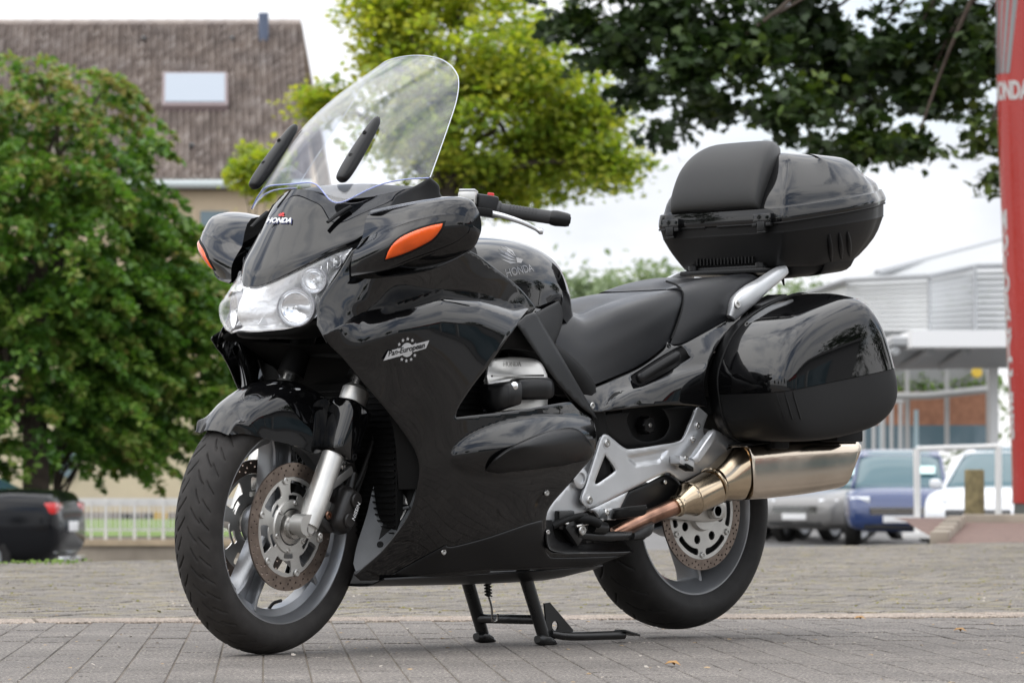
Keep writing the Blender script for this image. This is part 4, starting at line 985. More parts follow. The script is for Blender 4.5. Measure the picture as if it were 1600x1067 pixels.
def rim_geo(c, hw, rl, n=96):
    """wheel rim: lips, bead walls and the drop centre"""
    pr = [(-hw, rl-.012), (-hw, rl), (-hw+.005, rl+.001), (-hw+.009, rl-.010), (-hw+.022, rl-.014), (-hw*.30, rl-.034), (hw*.30, rl-.034), (hw-.022, rl-.014), (hw-.009, rl-.010), (hw-.005, rl+.001), (hw, rl), (hw, rl-.012),
          (hw-.010, rl-.020), (hw-.026, rl-.026), (hw*.30, rl-.043), (-hw*.30, rl-.043), (-hw+.026, rl-.026), (-hw+.010, rl-.020), (-hw, rl-.012)]
    return lathe(pr, c, (0, 1, 0), n)
def spoke_geo(c, ang, r0, r1, w0, w1, d0, d1, y0=0.):
    """U-section cast spoke: two walls with a web between them"""
    a = math.radians(ang); er = np.array([math.cos(a), 0, math.sin(a)]); et = np.array([-math.sin(a), 0, math.cos(a)]); c = np.array(c, float); out_ = []
    N_ = 7
    for sgn in (1, -1):
        rings = []
        for i in range(N_):
            t = i/(N_-1); r = r0+(r1-r0)*t; w = w0+(w1-w0)*t+.022*max(0, (t-.75)/.25)**2; d = d0+(d1-d0)*t
            rings.append(se(c+er*r+et*sgn*w*.5+Y_*y0, et, Y_, .0085, d*.5, 3.2, 12))
        out_.append(loft(rings, 2, 1))
    rings = []
    for i in range(N_):
        t = i/(N_-1); r = r0+(r1-r0)*t; w = w0+(w1-w0)*t+.022*max(0, (t-.75)/.25)**2; d = d0+(d1-d0)*t
        rings.append(se(c+er*r+Y_*(y0-d*.18), et, Y_, w*.5, .006, 4, 12))
    out_.append(loft(rings, 2, 1)); return out_

# front wheel
fw = mk('front_wheel', S([rim_geo(FC, .050, .2455)]), RIMM, bike)
mk('tyre', S(tyre_geo(FC, FT, grooves(.31, gspec))), TREAD, fw)
for a in (91, 211, 300):
    mk('spoke', S(spoke_geo(FC, a, .045, .212, .052, .060, .060, .050)), RIMM, fw)
mk('hub', S([lathe([(-.052, .02), (-.052, .05), (-.03, .058), (.03, .058), (.052, .05), (.052, .02)], FC, (0, 1, 0), 40)]), RIMM, fw)
def front_disc(side):
    y = .0585*side-(.005 if side < 0 else 0)
    hol = holes_ring((0, 0), .1485, 30, .0032)+holes_ring((0, 0), .1385, 30, .0032, .105)+holes_ring((0, 0), .129, 15, .0032, .05)
    d = mk('brake_disc', S(flat([ring(.155, 96), ring(.1215, 72)]+hol, FC, y, .005)), DISCM, fw, angle=30)
    win = []
    for k in range(6):
        a = k*math.pi/3+.25; win.append(slot(.083, .111, a+.20, a+.84)); win.append(slot(.066, .077, a+.10, a+.55))
    mk('disc_carrier', S([flat([ring(.1205, 72), ring(.048, 40)]+win, FC, y+.0008*side, .0035), lathe([(0, .066), (.004, .064), (.004, .046), (0, .044)], FC+Y_*(y+(.004 if side > 0 else 0)), (0, side, 0), 40)]), ALU, d, angle=30)
    for k in range(6):
        a = k*math.pi/3+.25+.02; p = FC+np.array([.115*math.cos(a), y+(.0055 if side > 0 else -.0005), .115*math.sin(a)])
        bolt(Sp(p), Sv((0, side, 0)), .0095, d, ALU)
        p = FC+np.array([.058*math.cos(a+.4), y+(.008 if side > 0 else -.003), .058*math.sin(a+.4)]); bolt(Sp(p), Sv((0, side, 0)), .0062, d, STEEL)
front_disc(1); front_disc(-1)
mk('axle', S([lathe([(-.1, .012), (-.1, .02), (.03, .02), (.06, .042), (.066, .042), (.068, .03), (.082, .028), (.084, .017), (.1, .017), (.1, .004)], FC, (0, 1, 0), 32)]), STEEL, fw)
vp = FC+np.array([-.012, -.004, -.205])
mk('valve', S([tube([vp, vp+np.array([-.004, .012, .016]), vp+np.array([-.006, .034, .024])], .0042, 10, 3)]), CARB, fw)
# abs sensor rings on the hub
mk('sensor_ring', S([flat([ring(.052, 60), ring(.043, 40)], FC, -.0655, .003)]), STEEL, fw)

# forks, calipers, brake hoses
RK = np.array([-.4384, 0, .8988]); RN = np.array([.8988, 0, .4384])       # along and across the steering head
for sd in (1, -1):
    y = .110*sd
    base = np.array([.729, y, .335])
    leg = mk('fork_leg', S([tube([base-RK*.02, base+RK*.03, base+RK*.10, base+RK*.30], [.026, .0295, .0285, .0275], 24, 3),
        loft([se(np.array([.745, y-.018*sd, .3125])+Y_*k*sd, X_, Z_, .021, .024, 2.4, 14) for k in (.004, .012, .026, .032)], 1, 1),
        loft([se(base-RK*.015+np.array([.018, 0, 0])+Y_*k*sd, X_, Z_, .033, .026, 2.4, 14) for k in (-.018, -.008, .008, .018)], 1, 1)]), ALU, bike)
    mk('lug_cover', S([lathe([(0, .019), (.003, .018), (.003, .012), (-.006, .011), (-.006, .0001)], np.array([.745, y+.0150*sd, .3125]), (0, sd, 0), 24)]), STEEL, leg)
    bolt(Sp(np.array([.722, y+.026*sd, .296])), Sv((0, sd, 0)), .008, leg)
    mk('fork_tube', S([tube([base+RK*.28, base+RK*.70], .0225, 20, 1)]), STEEL, leg)
    mk('dust_collar', S([tube([base+RK*.305, base+RK*.315, base+RK*.345, base+RK*.355], [.030, .0345, .0345, .026], 24, 1)]), ALU, leg)
    mk('fork_shroud', S([tube([base+RK*.375, base+RK*.46, base+RK*.66], [.034, .029, .029], 20, 1)]), DARK, leg)
    # caliper, behind the leg
    cc = np.array([.598, .085*sd, .355])
    cal = mk('brake_caliper', S([loft([se(cc+Y_*k*sd, RN, RK, a, b, 4, 14) for k, a, b in ((-.046, .02, .04), (-.04, .030, .052), (-.004, .032, .056), (.018, .036, .060), (.040, .030, .052), (.046, .02, .04))], 2, 1),
        disc_cyl(cc+RK*.028+Y_*.040*sd, (0, sd, 0), .019, .014), disc_cyl(cc-RK*.026+Y_*.040*sd, (0, sd, 0), .019, .014),
        box(cc+RN*.035-RK*.058, RN, Y_, RK, (.055, .04, .022), .006), tube([cc+RK*.06-RN*.02, cc+RK*.105-RN*.012], .012, 12, 1)]), CARB, bike)
    mk('caliper_bracket', S([box(cc+RN*.050+RK*.045+Y_*.004*sd, RN*.8+RK*.6, Y_, RK*.8-RN*.6, (.022, .012, .155), .004), box(cc+RN*.052-RK*.012, RN, Y_, RK, (.045, .014, .03), .005)]), ALU, cal)
    bolt(Sp(cc+RN*.045+RK*.095+Y_*.012*sd), Sv((0, sd, 0)), .009, cal); bolt(Sp(cc+RN*.042-RK*.035+Y_*.016*sd), Sv((0, sd, 0)), .011, cal, EXHB)
    mk('bleed_bolt', S([tube([cc-RN*.03+RK*.045, cc-RN*.045+RK*.06], .007, 8, 1)]), STEEL, cal)
    mk('brake_hose', S([tube([cc+RK*.06-RN*.03, cc+RK*.12-RN*.032+Y_*.01*sd, cc+RK*.26-RN*.02+Y_*.012*sd, cc+RK*.42+RN*.005-Y_*.01*sd, cc+RK*.62-Y_*.03*sd], .0055, 8, 5)]), RUBBER, cal)
    mk('brake_hose', S([tube([cc+RK*.06-RN*.05, cc+RK*.13-RN*.05, cc+RK*.28-RN*.045, cc+RK*.44-RN*.05, cc+RK*.6-RN*.05], .0045, 8, 5)]), RUBBER, cal)
    if sd > 0:
        V, Fc = text_mesh('NISSIN', .016, .0004, .0, 1.0)
        q = cc+Y_*.055+RK*.002-RN*.006
        mk('caliper_lettering', S([(np.array([q-RK*p[0]*1.0-RN*p[1]+Y_*p[2] for p in V]), Fc)]), WHITEP, cal, smooth=False)

# front fender: polar rows about the wheel centre
def fp(ang, r, y): a = math.radians(ang); return FC+np.array([r*math.cos(a), y, r*math.sin(a)])
rows = []
for ang, top, sid, sr, yb in ((44, .328, .052, .318, .058), (49, .334, .057, .296, .065), (56, .341, .063, .262, .073), (64, .345, .067, .232, .080), (76, .350, .070, .207, .085), (90, .352, .072, .190, .090), (103, .352, .073, .184, .094), (117, .351, .072, .215, .092), (128, .349, .07, .255, .088), (138, .346, .068, .285, .084)):
    da = 0
    rows.append([fp(ang, top, 0), fp(ang, top-.002, .022), fp(ang+da*.4, top-.012, min(.045, sid-.008)), fp(ang+da, top-.028 if ang > 50 else top-.006, sid), fp(ang+da*1.2, (top+sr)/2-.012 if ang > 50 else top-.008, yb-.004), fp(ang+da*1.4, sr, yb)])
fend = mk('front_fender', S(patch(symm(rows), 5, 4, .003)), PAINT, bike, angle=60)
for sd in (1, -1):
    b = np.array([.716, .110*sd, .335])
    g = loft([se(b+RK*k+RN*o, RN, Y_, w, d, 3.4, 16) for k, o, w, d in ((.165, .002, .036, .036), (.172, .003, .042, .040), (.20, .004, .046, .042), (.25, .006, .048, .043), (.292, .008, .050, .043), (.300, .008, .047, .040))], 2, 2)
    fk = mk('fork_cover', S(g), PAINT, fend, angle=45)
    g2 = loft([se(b+RK*.235+RN*.03-Y_*.03*sd, RN, RK, .03, .055, 2.6, 12), se(b+RK*.24+RN*.08-Y_*.028*sd, RN*.9+RK*-.1, RK, .03, .046, 2.6, 12), se(fp(92, .302, .078*sd), X_, Z_, .03, .03, 2.6, 12)], 3, 2)
    mk('fender_arm', S(g2), PAINT, fend, angle=60)
    bolt(Sp(b+RK*.178+RN*-.02+Y_*.036*sd), Sv((0, sd, .0)), .010, fend, SATIN)

# rear wheel
rw = mk('rear_wheel', rim_geo(RC, .070, .2325), RIMM, bike)
mk('tyre', tyre_geo(RC, RT, grooves(.316, gs2, .004)), RUBBER, rw)
for a in (236, 356, 116):
    mk('spoke', spoke_geo(RC, a, .05, .196, .060, .085, .07, .09, -.01), RIMM, rw)
mk('hub', lathe([(-.07, .02), (-.07, .06), (-.04, .07), (.05, .07), (.066, .055), (.066, .02)], RC, (0, 1, 0), 40), RIMM, rw)
hol = holes_ring((0, 0), .1525, 36, .003)+holes_ring((0, 0), .1445, 36, .003, .09)+holes_ring((0, 0), .137, 18, .003)
rd = mk('brake_disc', flat([ring(.158, 96), ring(.130, 72)]+hol, RC, .086, .005), DISCM, rw, angle=30)
win = [slot(.112, .124, k*math.pi/3+.18, k*math.pi/3+.87) for k in range(6)]
win = [slot(.103, .119, k*math.pi/3+.66, k*math.pi/3+1.40) for k in range(6)]
win_unused = [[(r*math.cos(t), r*math.sin(t)) for r, t in ((.100, k*math.pi/3+.3), (.118, k*math.pi/3+.17), (.119, k*math.pi/3+.52), (.118, k*math.pi/3+.87), (.100, k*math.pi/3+.74))] for k in range(6)]
cw = holes_ring((0, 0), .078, 8, .0125, .22, 14)+win
mk('disc_carrier', [flat([ring(.1295, 72), ring(.03, 24)]+cw+[], RC, .0865, .004), lathe([(0, .055), (.014, .05), (.014, .02)], RC+Y_*.09, (0, 1, 0), 32)], ALU, rd, angle=30)
for k in range(6):
    a = k*math.pi/3+.52-.02; bolt(RC+np.array([.118*math.cos(a), .0915, .118*math.sin(a)]), (0, 1, 0), .0085, rd, ALU)
mk('disc_shade', flat([ring(.1345, 60), ring(.02, 20)], RC, .070, .003), DARK, rd)
cc = RC+np.array([.02, .095, .115])
mk('brake_caliper', loft([se(cc+Y_*k, X_, Z_, a, b, 4, 12) for k, a, b in ((-.03, .04, .03), (-.02, .055, .038), (.02, .055, .038), (.034, .04, .03))], 2, 1), CARB, bike)
mk('axle', [tube([RC-Y_*.13, RC+Y_*.15], .014, 16, 1), disc_cyl(RC+Y_*.13, (0, 1, 0), .024, .02, 6)], STEEL, rw)

# swing arm
sw = mk('swing_arm', [loft([se((x, .112, z), Y_, Z_, .018, h, 4, 12) for x, z, h in ((-.30, .40, .05), (-.42, .385, .048), (-.55, .365, .042), (-.68, .348, .036), (-.77, .342, .030), (-.80, .342, .02))], 3, 1),
    loft([se((x, -.125, z), Y_, Z_, .03, h, 4, 12) for x, z, h in ((-.30, .40, .05), (-.5, .37, .05), (-.70, .345, .045), (-.80, .342, .035))], 3, 1), abox(-.36, -.26, -.12, .12, .36, .45, .02)], ALU, bike)

# ---------------- centre stand and side stand
cs = mk('centre_stand', [tube([(-.02, -.105, .235), (-.125, -.118, .012)], [.018, .016], 16, 1), tube([(-.02, .105, .235), (-.105, .118, .014)], [.018, .016], 16, 1),
    tube([(-.099, -.114, .064), (-.086, .114, .066)], .0125, 14, 1)], STANDM, bike)
for y, x in ((-.118, -.125), (.118, -.107)):
    mk('foot', loft([se((x+k, y, .013+dz), Y_, Z_, a, b, 2.5, 12) for k, dz, a, b in ((.030, .004, .012, .009), (.022, .002, .018, .014), (.0, .001, .020, .0145), (-.018, -.004, .019, .009), (-.030, -.008, .014, .005))], 2, 1), STANDM, cs)
mk('lever_arm', [tube([(-.118, .128, .030), (-.18, .140, .022), (-.36, .158, .021)], [.010, .0115, .0115], 12, 3), box((-.375, .158, .026), (-1, .08, -.25), Y_, (-.25, 0, 1), (.055, .040, .006), .002)], STANDM, cs)
tri = [(.012, .108), (-.008, .110), (-.095, .038), (-.098, .022), (.0, .014)]
mk('gusset', flat([tri, [(-.028+.012*math.cos(t), .050+.012*math.sin(t)) for t in np.arange(12)*math.pi/6]], (-.105, .1235, 0), .0, .005), STANDM, cs)
hx = lambda k: None
sp0 = np.array([.006, .012, .24]); sp1 = np.array([-.016, .004, .125]); h = []
for i in range(0, 24*12+1):
    t = i/(24*12); a = 2*math.pi*24*t*.6; c = sp0+(sp1-sp0)*t
    h.append(c+np.array([math.cos(a), math.sin(a), 0])*.0085)
mk('spring', [tube(h, .0022, 6, 1), tube([sp0, sp1], .006, 8, 1)], STANDM, cs)
mk('spring_hook', tube([sp1, (-.03, .0, .10), (-.040, -.006, .072), (-.050, -.014, .060), (-.062, -.010, .064), (-.060, -.006, .078)], .003, 8, 4), STEEL, cs)

# ---------------- engine, radiator and frame (inside the bodywork)
mk('engine', [abox(-.22, .40, -.17, .17, .23, .60, .03), abox(.16, .47, -.13, .13, .50, .66, .03)], DARK, bike)
fr = mk('frame', [tube([(.40, sd*.06, .86), (.2, sd*.15, .82), (-.05, sd*.17, .74), (-.22, sd*.16, .62), (-.27, sd*.15, .40)], .032, 12, 5, (1, 1.3)) for sd in (1, -1)], DARK, bike)
mk('subframe', [tube([(-.2, sd*.12, .74), (-.5, sd*.12, .76), (-1.0, sd*.12, .88)], .02, 10, 3) for sd in (1, -1)]+[abox(-1.02, -.35, -.11, .11, .64, .78, .03)], DARK, bike)
rad = mk('radiator', abox(.455, .475, -.17, .17, .28, .66), DARK, bike)
for k in range(24):
    mk('fin', abox(.476, .482, -.165, .165, .29+k*.0152, .2935+k*.0152), SATIN, rad)
# silver valve cover in the side opening
vy = .225
def plate_px(ol, y, t, holes=(), dish=0., m=None, roll=(1.6, .0018), step=5.):
    fn = y if callable(y) else (lambda p, y=y: np.full(len(np.atleast_2d(p)), y))
    return panel_geo(ol, fn, holes=holes, step=step, thick=t, roll=roll)[0]
ecov = mk('valve_cover', panel_geo([(758, 588, 1), (762, 566), (775, 560), (810, 558), (838, 562), (850, 574), (857, 598), (855, 640, 1), (770, 645, 1)], tps([(758, 570, .200), (850, 565, .196), (800, 558, .19), (800, 585, .232), (800, 610, .238), (850, 600, .226), (765, 600, .225), (800, 645, .238)]), thick=.03, roll=(3, .006))[0], ALU, bike)
mk('valve_cover', mir(panel_geo([(758, 588, 1), (762, 566), (775, 560), (810, 558), (838, 562), (850, 574), (857, 598), (855, 640, 1), (770, 645, 1)], tps([(758, 570, .200), (850, 565, .196), (800, 558, .19), (800, 585, .232), (800, 610, .238), (850, 600, .226), (765, 600, .225), (800, 645, .238)]), thick=.03, roll=(3, .006))[0]), ALU, bike)
mk('cover_rib', panel_geo([(770, 586, 1), (850, 585, 1), (850, 588, 1), (770, 589, 1)], lambda p: np.full(len(p), .243), thick=.006, roll=None, step=8)[0], ALU, ecov)
text_on('cover_lettering', 'HONDA', .017, 800, 569, lambda p: np.full(len(np.atleast_2d(p)), .236), 0, ALU, ecov, .001)
cap = mk('engine_cap', [loft([se(P(u, v, .262), np.array([0, 1, 0]), Z_, a, b, 4, 14) for u, v, a, b in ((801, 606, .012, .014), (806, 608, .024, .026), (830, 607, .026, .028), (850, 607, .026, .028), (858, 608, .018, .02))], 2, 1),
    loft([se(P(u, v, y), np.array([.3, 1, 0]), Z_, a, b, 4, 14) for u, v, y, a, b in ((756, 616, .225, .022, .026), (768, 622, .240, .030, .036), (785, 618, .262, .034, .034), (806, 614, .262, .03, .03))], 2, 1)], SATIN, bike)
mk('cap_bolt', lathe([(0, .010), (.004, .010), (.007, .006), (.008, .0001)], P(803, 603, .290), (.3, 1, .1), 20), CHROME, cap)
for sg in (1, -1): pass
rv = mk('side_radiator', abox(.18, .36, .16, .175, .48, .70), DARK, bike)
for k in range(13):
    z = .495+k*.0148
    mk('fin', box((.27, .181, z), X_, Y_, Z_, (.20, .010, .0035)), SATIN, rv)

# ---------------- fairing
yB = tps([(512, 528, .205), (560, 505, .252), (620, 480, .288), (690, 462, .302), (750, 470, .300), (815, 492, .282), (838, 480, .262),
    (540, 565, .212), (600, 560, .262), (680, 540, .300), (760, 540, .302), (820, 530, .292), (905, 640, .268),
    (600, 650, .240), (640, 620, .270), (640, 700, .245), (720, 640, .290), (720, 720, .280), (800, 640, .294), (880, 640, .284), (930, 690, .272), (800, 750, .276), (880, 760, .262),
    (650, 760, .236), (630, 820, .200), (700, 800, .245), (780, 800, .255), (860, 800, .245), (557, 898, .128), (600, 860, .165), (680, 860, .205), (780, 850, .228), (855, 850, .226),
    (650, 902, .158), (760, 895, .185), (880, 888, .188), (990, 862, .20), (925, 860, .208)])
def shoulder(v):
    """rounded shoulder above the crease that runs back from the headlight"""
    cu = np.interp(v[:, 0], [500, 560, 620, 690, 750, 820, 850], [536, 508, 480, 460, 466, 488, 500])
    d = np.clip((cu+46-v[:, 1])/60, 0, 1.3); fade = np.clip((v[:, 0]-515)/50, 0, 1)*np.clip((850-v[:, 0])/50, 0, 1)
    return (-.042*d**2-.052*np.clip((d-.58)/.35, 0, 1)**1.5*np.clip((v[:, 0]-570)/50, 0, 1))*fade
def blister(v):
    q = np.clip(1-np.sqrt(((v[:, 0]-822)/118)**2+((v[:, 1]-697-(v[:, 0]-822)*-.16)/44)**2), 0, 1)
    return .050*(q**.8)
ol_main = [(515, 540, 1), (505, 524), (512, 519), (560, 494), (620, 466), (690, 447), (745, 450), (800, 468), (826, 482, 1), (812, 502), (800, 520), (770, 562), (737, 605), (716, 638), (712, 652, 1), (800, 642), (895, 626, 1), (909, 624, 1), (925, 650), (932, 685), (926, 712), (905, 738), (884, 762), (862, 788), (854, 806), (853, 835, 1), (858, 858), (872, 863), (930, 863), (990, 861, 1), (926, 886, 1),
    (860, 889), (765, 892, 1), (755, 896), (650, 903), (600, 906), (563, 907, 1), (553, 898, 1), (569, 884), (598, 858), (629, 818), (645, 787), (654, 745), (653, 719), (640, 690), (603, 640), (560, 590), (535, 560)]
extraB = lambda v: shoulder(v)+blister(v)
fair_g, _ = panel_geo(ol_main, yB, step=4.5, thick=.004, roll=(2.2, .0022), extra=extraB)
fairL = mk('side_fairing', fair_g, PAINT, bike, angle=55); fairR = mk('side_fairing', mir(fair_g), PAINT, bike, angle=55)
def yFair(p): p = np.atleast_2d(np.asarray(p, float)); return yB(p)+extraB(p)
# hole edge return behind the opening and the black diagonal strut
strut = [(806, 506, 1), (822, 492, 1), (838, 488), (845, 500), (920, 630), (934, 655, 1), (912, 640), (897, 627, 1), (862, 588)]
panel('fairing_strut', strut, tps([(806, 506, .286), (838, 488, .268), (870, 560, .282), (930, 650, .272), (900, 628, .28)]), SATIN, bike, thick=.006, roll=(2.5, .004))
panel('inner_brace', [(790, 525, 1), (806, 508, 1), (856, 548, 1), (862, 556, 1), (850, 553), (800, 545), (776, 548, 1)], tps([(790, 520, .25), (860, 556, .25), (776, 548, .22), (806, 508, .26)]), MATTE, bike, step=6)
# lower satin trim and blister cover
yT = lambda p: yFair(p)+.0035
panel('lower_trim', [(614, 897, 1), (640, 882), (697, 851, 1), (706, 854), (760, 840), (822, 819), (848, 812, 1), (850, 840, 1), (856, 866), (876, 871), (975, 868, 1), (926, 884, 1), (860, 886), (765, 889, 1), (650, 899, 1)], yT, SATIN, bike, step=5, thick=.003, roll=(2, .0025))
def yC(p):
    p = np.atleast_2d(np.asarray(p, float)); e = np.clip(1-np.sqrt(((p[:, 0]-845)/96)**2+((p[:, 1]-704-(p[:, 0]-845)*-.2)/34)**2), 0, 1)
    return yFair(p)+.002+.022*np.sqrt(e)
panel('blister_cover', [(757, 735, 1), (775, 714), (805, 694), (845, 677), (885, 668), (905, 672), (920, 688), (927, 704), (921, 718), (900, 724), (860, 730), (810, 736), (775, 739)], yC, SATIN, bike, step=4, thick=.003, roll=(3.5, .006))
panel('step_board', [(853, 812, 1), (856, 850), (866, 861), (900, 863), (990, 861, 1), (975, 846, 1), (900, 848), (870, 842), (862, 812, 1)], tps([(853, 820, .236), (990, 861, .205), (862, 812, .19), (970, 846, .15), (900, 848, .18), (870, 862, .225), (870, 842, .2)]), SATIN, bike, step=4)
mk('belly_floor', patch(symm([[(.50, 0, .165), (.50, .09, .165), (.50, .150, .182)], [(.2, 0, .165), (.2, .11, .165), (.2, .18, .19)], [(-.1, 0, .17), (-.1, .12, .17), (-.1, .185, .198)], [(-.25, 0, .19), (-.25, .12, .19), (-.25, .185, .205)]]), 3, 3, .004), SATIN, bike)
for u, v, r in ((854, 770, .0075), (693, 862, .0075), (856, 831, .006)):
    y = float(yFair([(u, v)])[0]); bolt(P(u, v, y+.003), (.2, 1, 0), r, fairL, STEEL)
# air scoop behind the front wheel
sc_pts = []
rows = [[P(568, 868, .13), P(590, 850, .145), P(612, 832, .17), P(622, 822, .19)], [P(575, 830, .10), P(600, 815, .13), P(625, 800, .165), P(638, 786, .20)], [P(583, 780, .08), P(605, 770, .11), P(630, 755, .16), P(648, 745, .205)],
        [P(588, 720, .07), P(610, 715, .1), P(635, 705, .15), P(650, 705, .205)], [P(590, 665, .06), P(600, 662, .09), P(612, 658, .14), P(618, 660, .2)]]
yD = tps([(557, 892, .118), (654, 745, .200), (640, 700, .185), (590, 690, .095), (572, 790, .085), (605, 760, .112), (556, 860, .10), (598, 858, .150), (590, 820, .112), (629, 818, .180), (612, 800, .125)])
inn = panel_geo([(556, 893, 1), (569, 885), (598, 859), (629, 819), (645, 788), (654, 745), (650, 712), (634, 692, 1), (604, 692, 1), (588, 740), (574, 800), (558, 850), (552, 880, 1)], yD, step=5, thick=.004, roll=None)[0]
duct = mk('air_duct', inn, GREYP, bike, angle=60); mk('air_duct', mir(inn), GREYP, bike, angle=60)
rc_ = panel_geo([(611, 766, 1), (618, 730), (650, 726, 1), (653, 745), (640, 787), (627, 810), (592, 842, 1), (602, 803)], lambda p: yD(p)+.002, step=5, thick=.003, roll=None)[0]
mk('duct_shade_sheet', rc_, DARK, duct)  # dark sheet laid just proud of the duct, standing in for a shaded recess
mk('duct_shade_sheet', panel_geo([(604, 692, 1), (634, 692, 1), (650, 712), (653, 728, 1), (617, 730, 1), (606, 765), (600, 745), (590, 740, 1)], lambda p: yD(p)+.002, step=5, thick=.003, roll=None)[0], DARK, duct)
for a, b in (((607, 766, .12), (650, 757, .19)), ((602, 799, .12), (640, 792, .18))):
    mk('duct_slat', tube([P(a[0], a[1], float(yD([a[:2]])[0])+.008), P(b[0], b[1], float(yD([b[:2]])[0])+.006)], .004, 8, 1), GREYP, duct)
bolt(P(594, 850, float(yD([(594, 850)])[0])+.002), (1, 1, 0), .008, duct, DARK)
mk('pipe_shield', panel_geo([(613, 790, 1), (614, 775), (624, 768), (634, 776), (637, 788, 1)], lambda p: yD(p)+.007, step=4, thick=.003, roll=(3, .003))[0], ALU, duct)
mk('pipe_shield', panel_geo([(620, 808, 1), (636, 793, 1), (630, 806), (618, 822, 1)], lambda p: yD(p)+.006, step=4, thick=.003, roll=(2, .002))[0], ALU, duct)

# upper fairing band between crease and tank (under the mirror)
yU = tps([(512, 528, .196), (500, 500, .170), (500, 470, .158), (545, 425, .190), (560, 400, .205), (600, 400, .238), (560, 470, .212), (600, 440, .232), (690, 400, .245), (690, 430, .232), (690, 455, .222), (750, 415, .232), (760, 440, .226), (760, 462, .214), (810, 455, .204), (835, 485, .20), (815, 484, .205), (620, 450, .226), (620, 474, .215), (560, 500, .208)])
ol_up = [(510, 536, 1), (495, 508, 1), (499, 470), (528, 428), (550, 392, 1), (585, 372, 1), (640, 380), (700, 383), (740, 395), (775, 420), (812, 450), (838, 480, 1), (828, 494, 1), (800, 480), (745, 461), (690, 457), (620, 476), (560, 505)]
gU, _ = panel_geo(ol_up, yU, step=5, thick=.004, roll=(2, .002))
upL = mk('upper_fairing', gU, PAINT, bike, angle=55); mk('upper_fairing', mir(gU), PAINT, bike, angle=55)

# nose cowl
nose = [[(393, 447, 0), (405, 446, .018), (425, 439, .045), (470, 417, .092), (520, 393, .142), (560, 379, .180), (590, 371, .205)],
        [(399, 426, 0), (415, 422, .022), (440, 412, .05), (480, 400, .095), (530, 381, .145), (575, 366, .19), (612, 360, .222)],
        [(413, 393, 0), (432, 389, .025), (458, 382, .055), (500, 372, .1), (545, 360, .148), (600, 345, .2), (640, 335, .232)],
        [(429, 358, 0), (452, 354, .03), (480, 350, .062), (520, 344, .105), (568, 333, .152), (620, 322, .2), (662, 312, .238)],
        [(446, 322, 0), (476, 320, .034), (505, 319, .07), (545, 322, .115), (590, 314, .157), (635, 305, .2), (672, 297, .238)],
        [(462, 296, 0), (490, 298, .034), (520, 305, .075), (555, 312, .12), (600, 303, .162), (640, 294, .2), (674, 286, .238)]]
def roundy(rows):
    o = []
    for r in rows:
        u0, ue, ye = r[0][0], r[-1][0], r[-1][2]; k = max((ue-u0-468*ye)/(448*ye*ye), 0); q = []
        for i, (u, v, y) in enumerate(r):
            q.append((u, v, y if i in (0, len(r)-1) else (-468+math.sqrt(468**2+4*448*k*(u-u0)))/(2*448*k) if k > .05 else y))
        o.append(q)
    return o
nose = roundy(nose)
cowl = mk('nose_cowl', patch(symm([PR(r) for r in nose]), 6, 6, .004), PAINT, bike, angle=60)
def yNose(p):
    return tps([q for r in nose for q in r])(p)
# badge on the nose
V, Fc = text_mesh('HONDA', .0205, .0010, .12, .98, .0004)
decal('badge_letters', V, Fc, 437, 346, yNose, 0, WHITEP, cowl, .003)
V2 = V.copy(); decal('badge_shadow', V2*np.array([1.03, 1.06, .3]), Fc, 437.7, 347, yNose, 0, mat('badge_blue', (.02, .03, .12), .3), cowl, .0015)
def wing(sc=1.):
    """feathered wing emblem, as a set of flat blades"""
    V = []; Fc = []
    bl = [((.0, .0), (-.55, .02), (-1.05, .42), (-.55, .22)), ((.02, .10), (-.50, .26), (-.92, .74), (-.40, .46)), ((.06, .22), (-.34, .46), (-.66, 1.0), (-.18, .70)), ((.12, .34), (-.10, .64), (-.30, 1.16), (.10, .86)), ((.18, .34), (.14, .70), (.06, 1.14), (.34, .74)), ((.0, .0), (.18, .32), (.62, .12), (.30, -.06))]
    for b in bl:
        o = len(V); V += [(x*sc, y*sc, 0) for x, y in b]+[(x*sc, y*sc, -.0006) for x, y in b]
        Fc += [(o, o+1, o+2, o+3), (o+7, o+6, o+5, o+4)]+[(o+i, o+(i+1) % 4, o+4+(i+1) % 4, o+4+i) for i in range(4)]
    return np.array(V), Fc
V, Fc = wing(.014); decal('badge_wing', V*np.array([1, .75, 1]), Fc, 441, 339, yNose, 0, REDB, cowl, .003)

# headlight
hl = [[(392, 449, 0), (404, 448, .018), (425, 441, .045), (470, 420, .092), (520, 397, .142), (548, 387, .172)],
      [(359, 470, 0), (386, 470, .022), (420, 465, .05), (462, 448, .094), (508, 425, .138), (533, 412, .163)],
      [(356, 492, 0), (384, 492, .022), (417, 489, .05), (452, 476, .088), (490, 460, .125), (510, 448, .15)],
      [(364, 508, 0), (388, 509, .022), (416, 508, .048), (448, 502, .082), (480, 488, .115), (497, 473, .14)],
      [(373, 517, 0), (395, 518, .022), (420, 516, .046), (448, 513, .078), (476, 505, .108), (493, 494, .132)]]
hl = roundy(hl); HL = [PR(r) for r in hl]
head = mk('headlight', patch(symm(HL), 6, 6, .003), LENS, bike, angle=60)
nr_ = len(HL); inner = []
for i, r in enumerate(HL):
    q = []
    for j, p in enumerate(r):
        w = min(i, nr_-1-i, 1)*min(len(r)-1-j, 1); q.append(p+np.array([-.005, 0, -.001])+w*.046*np.array([-.8, -.75*min(1, abs(p[1])/.08)*np.sign(p[1]), 0]))
    inner.append(q)
mk('reflector', patch(symm(inner), 8, 8, .003), REFL, head, angle=20)
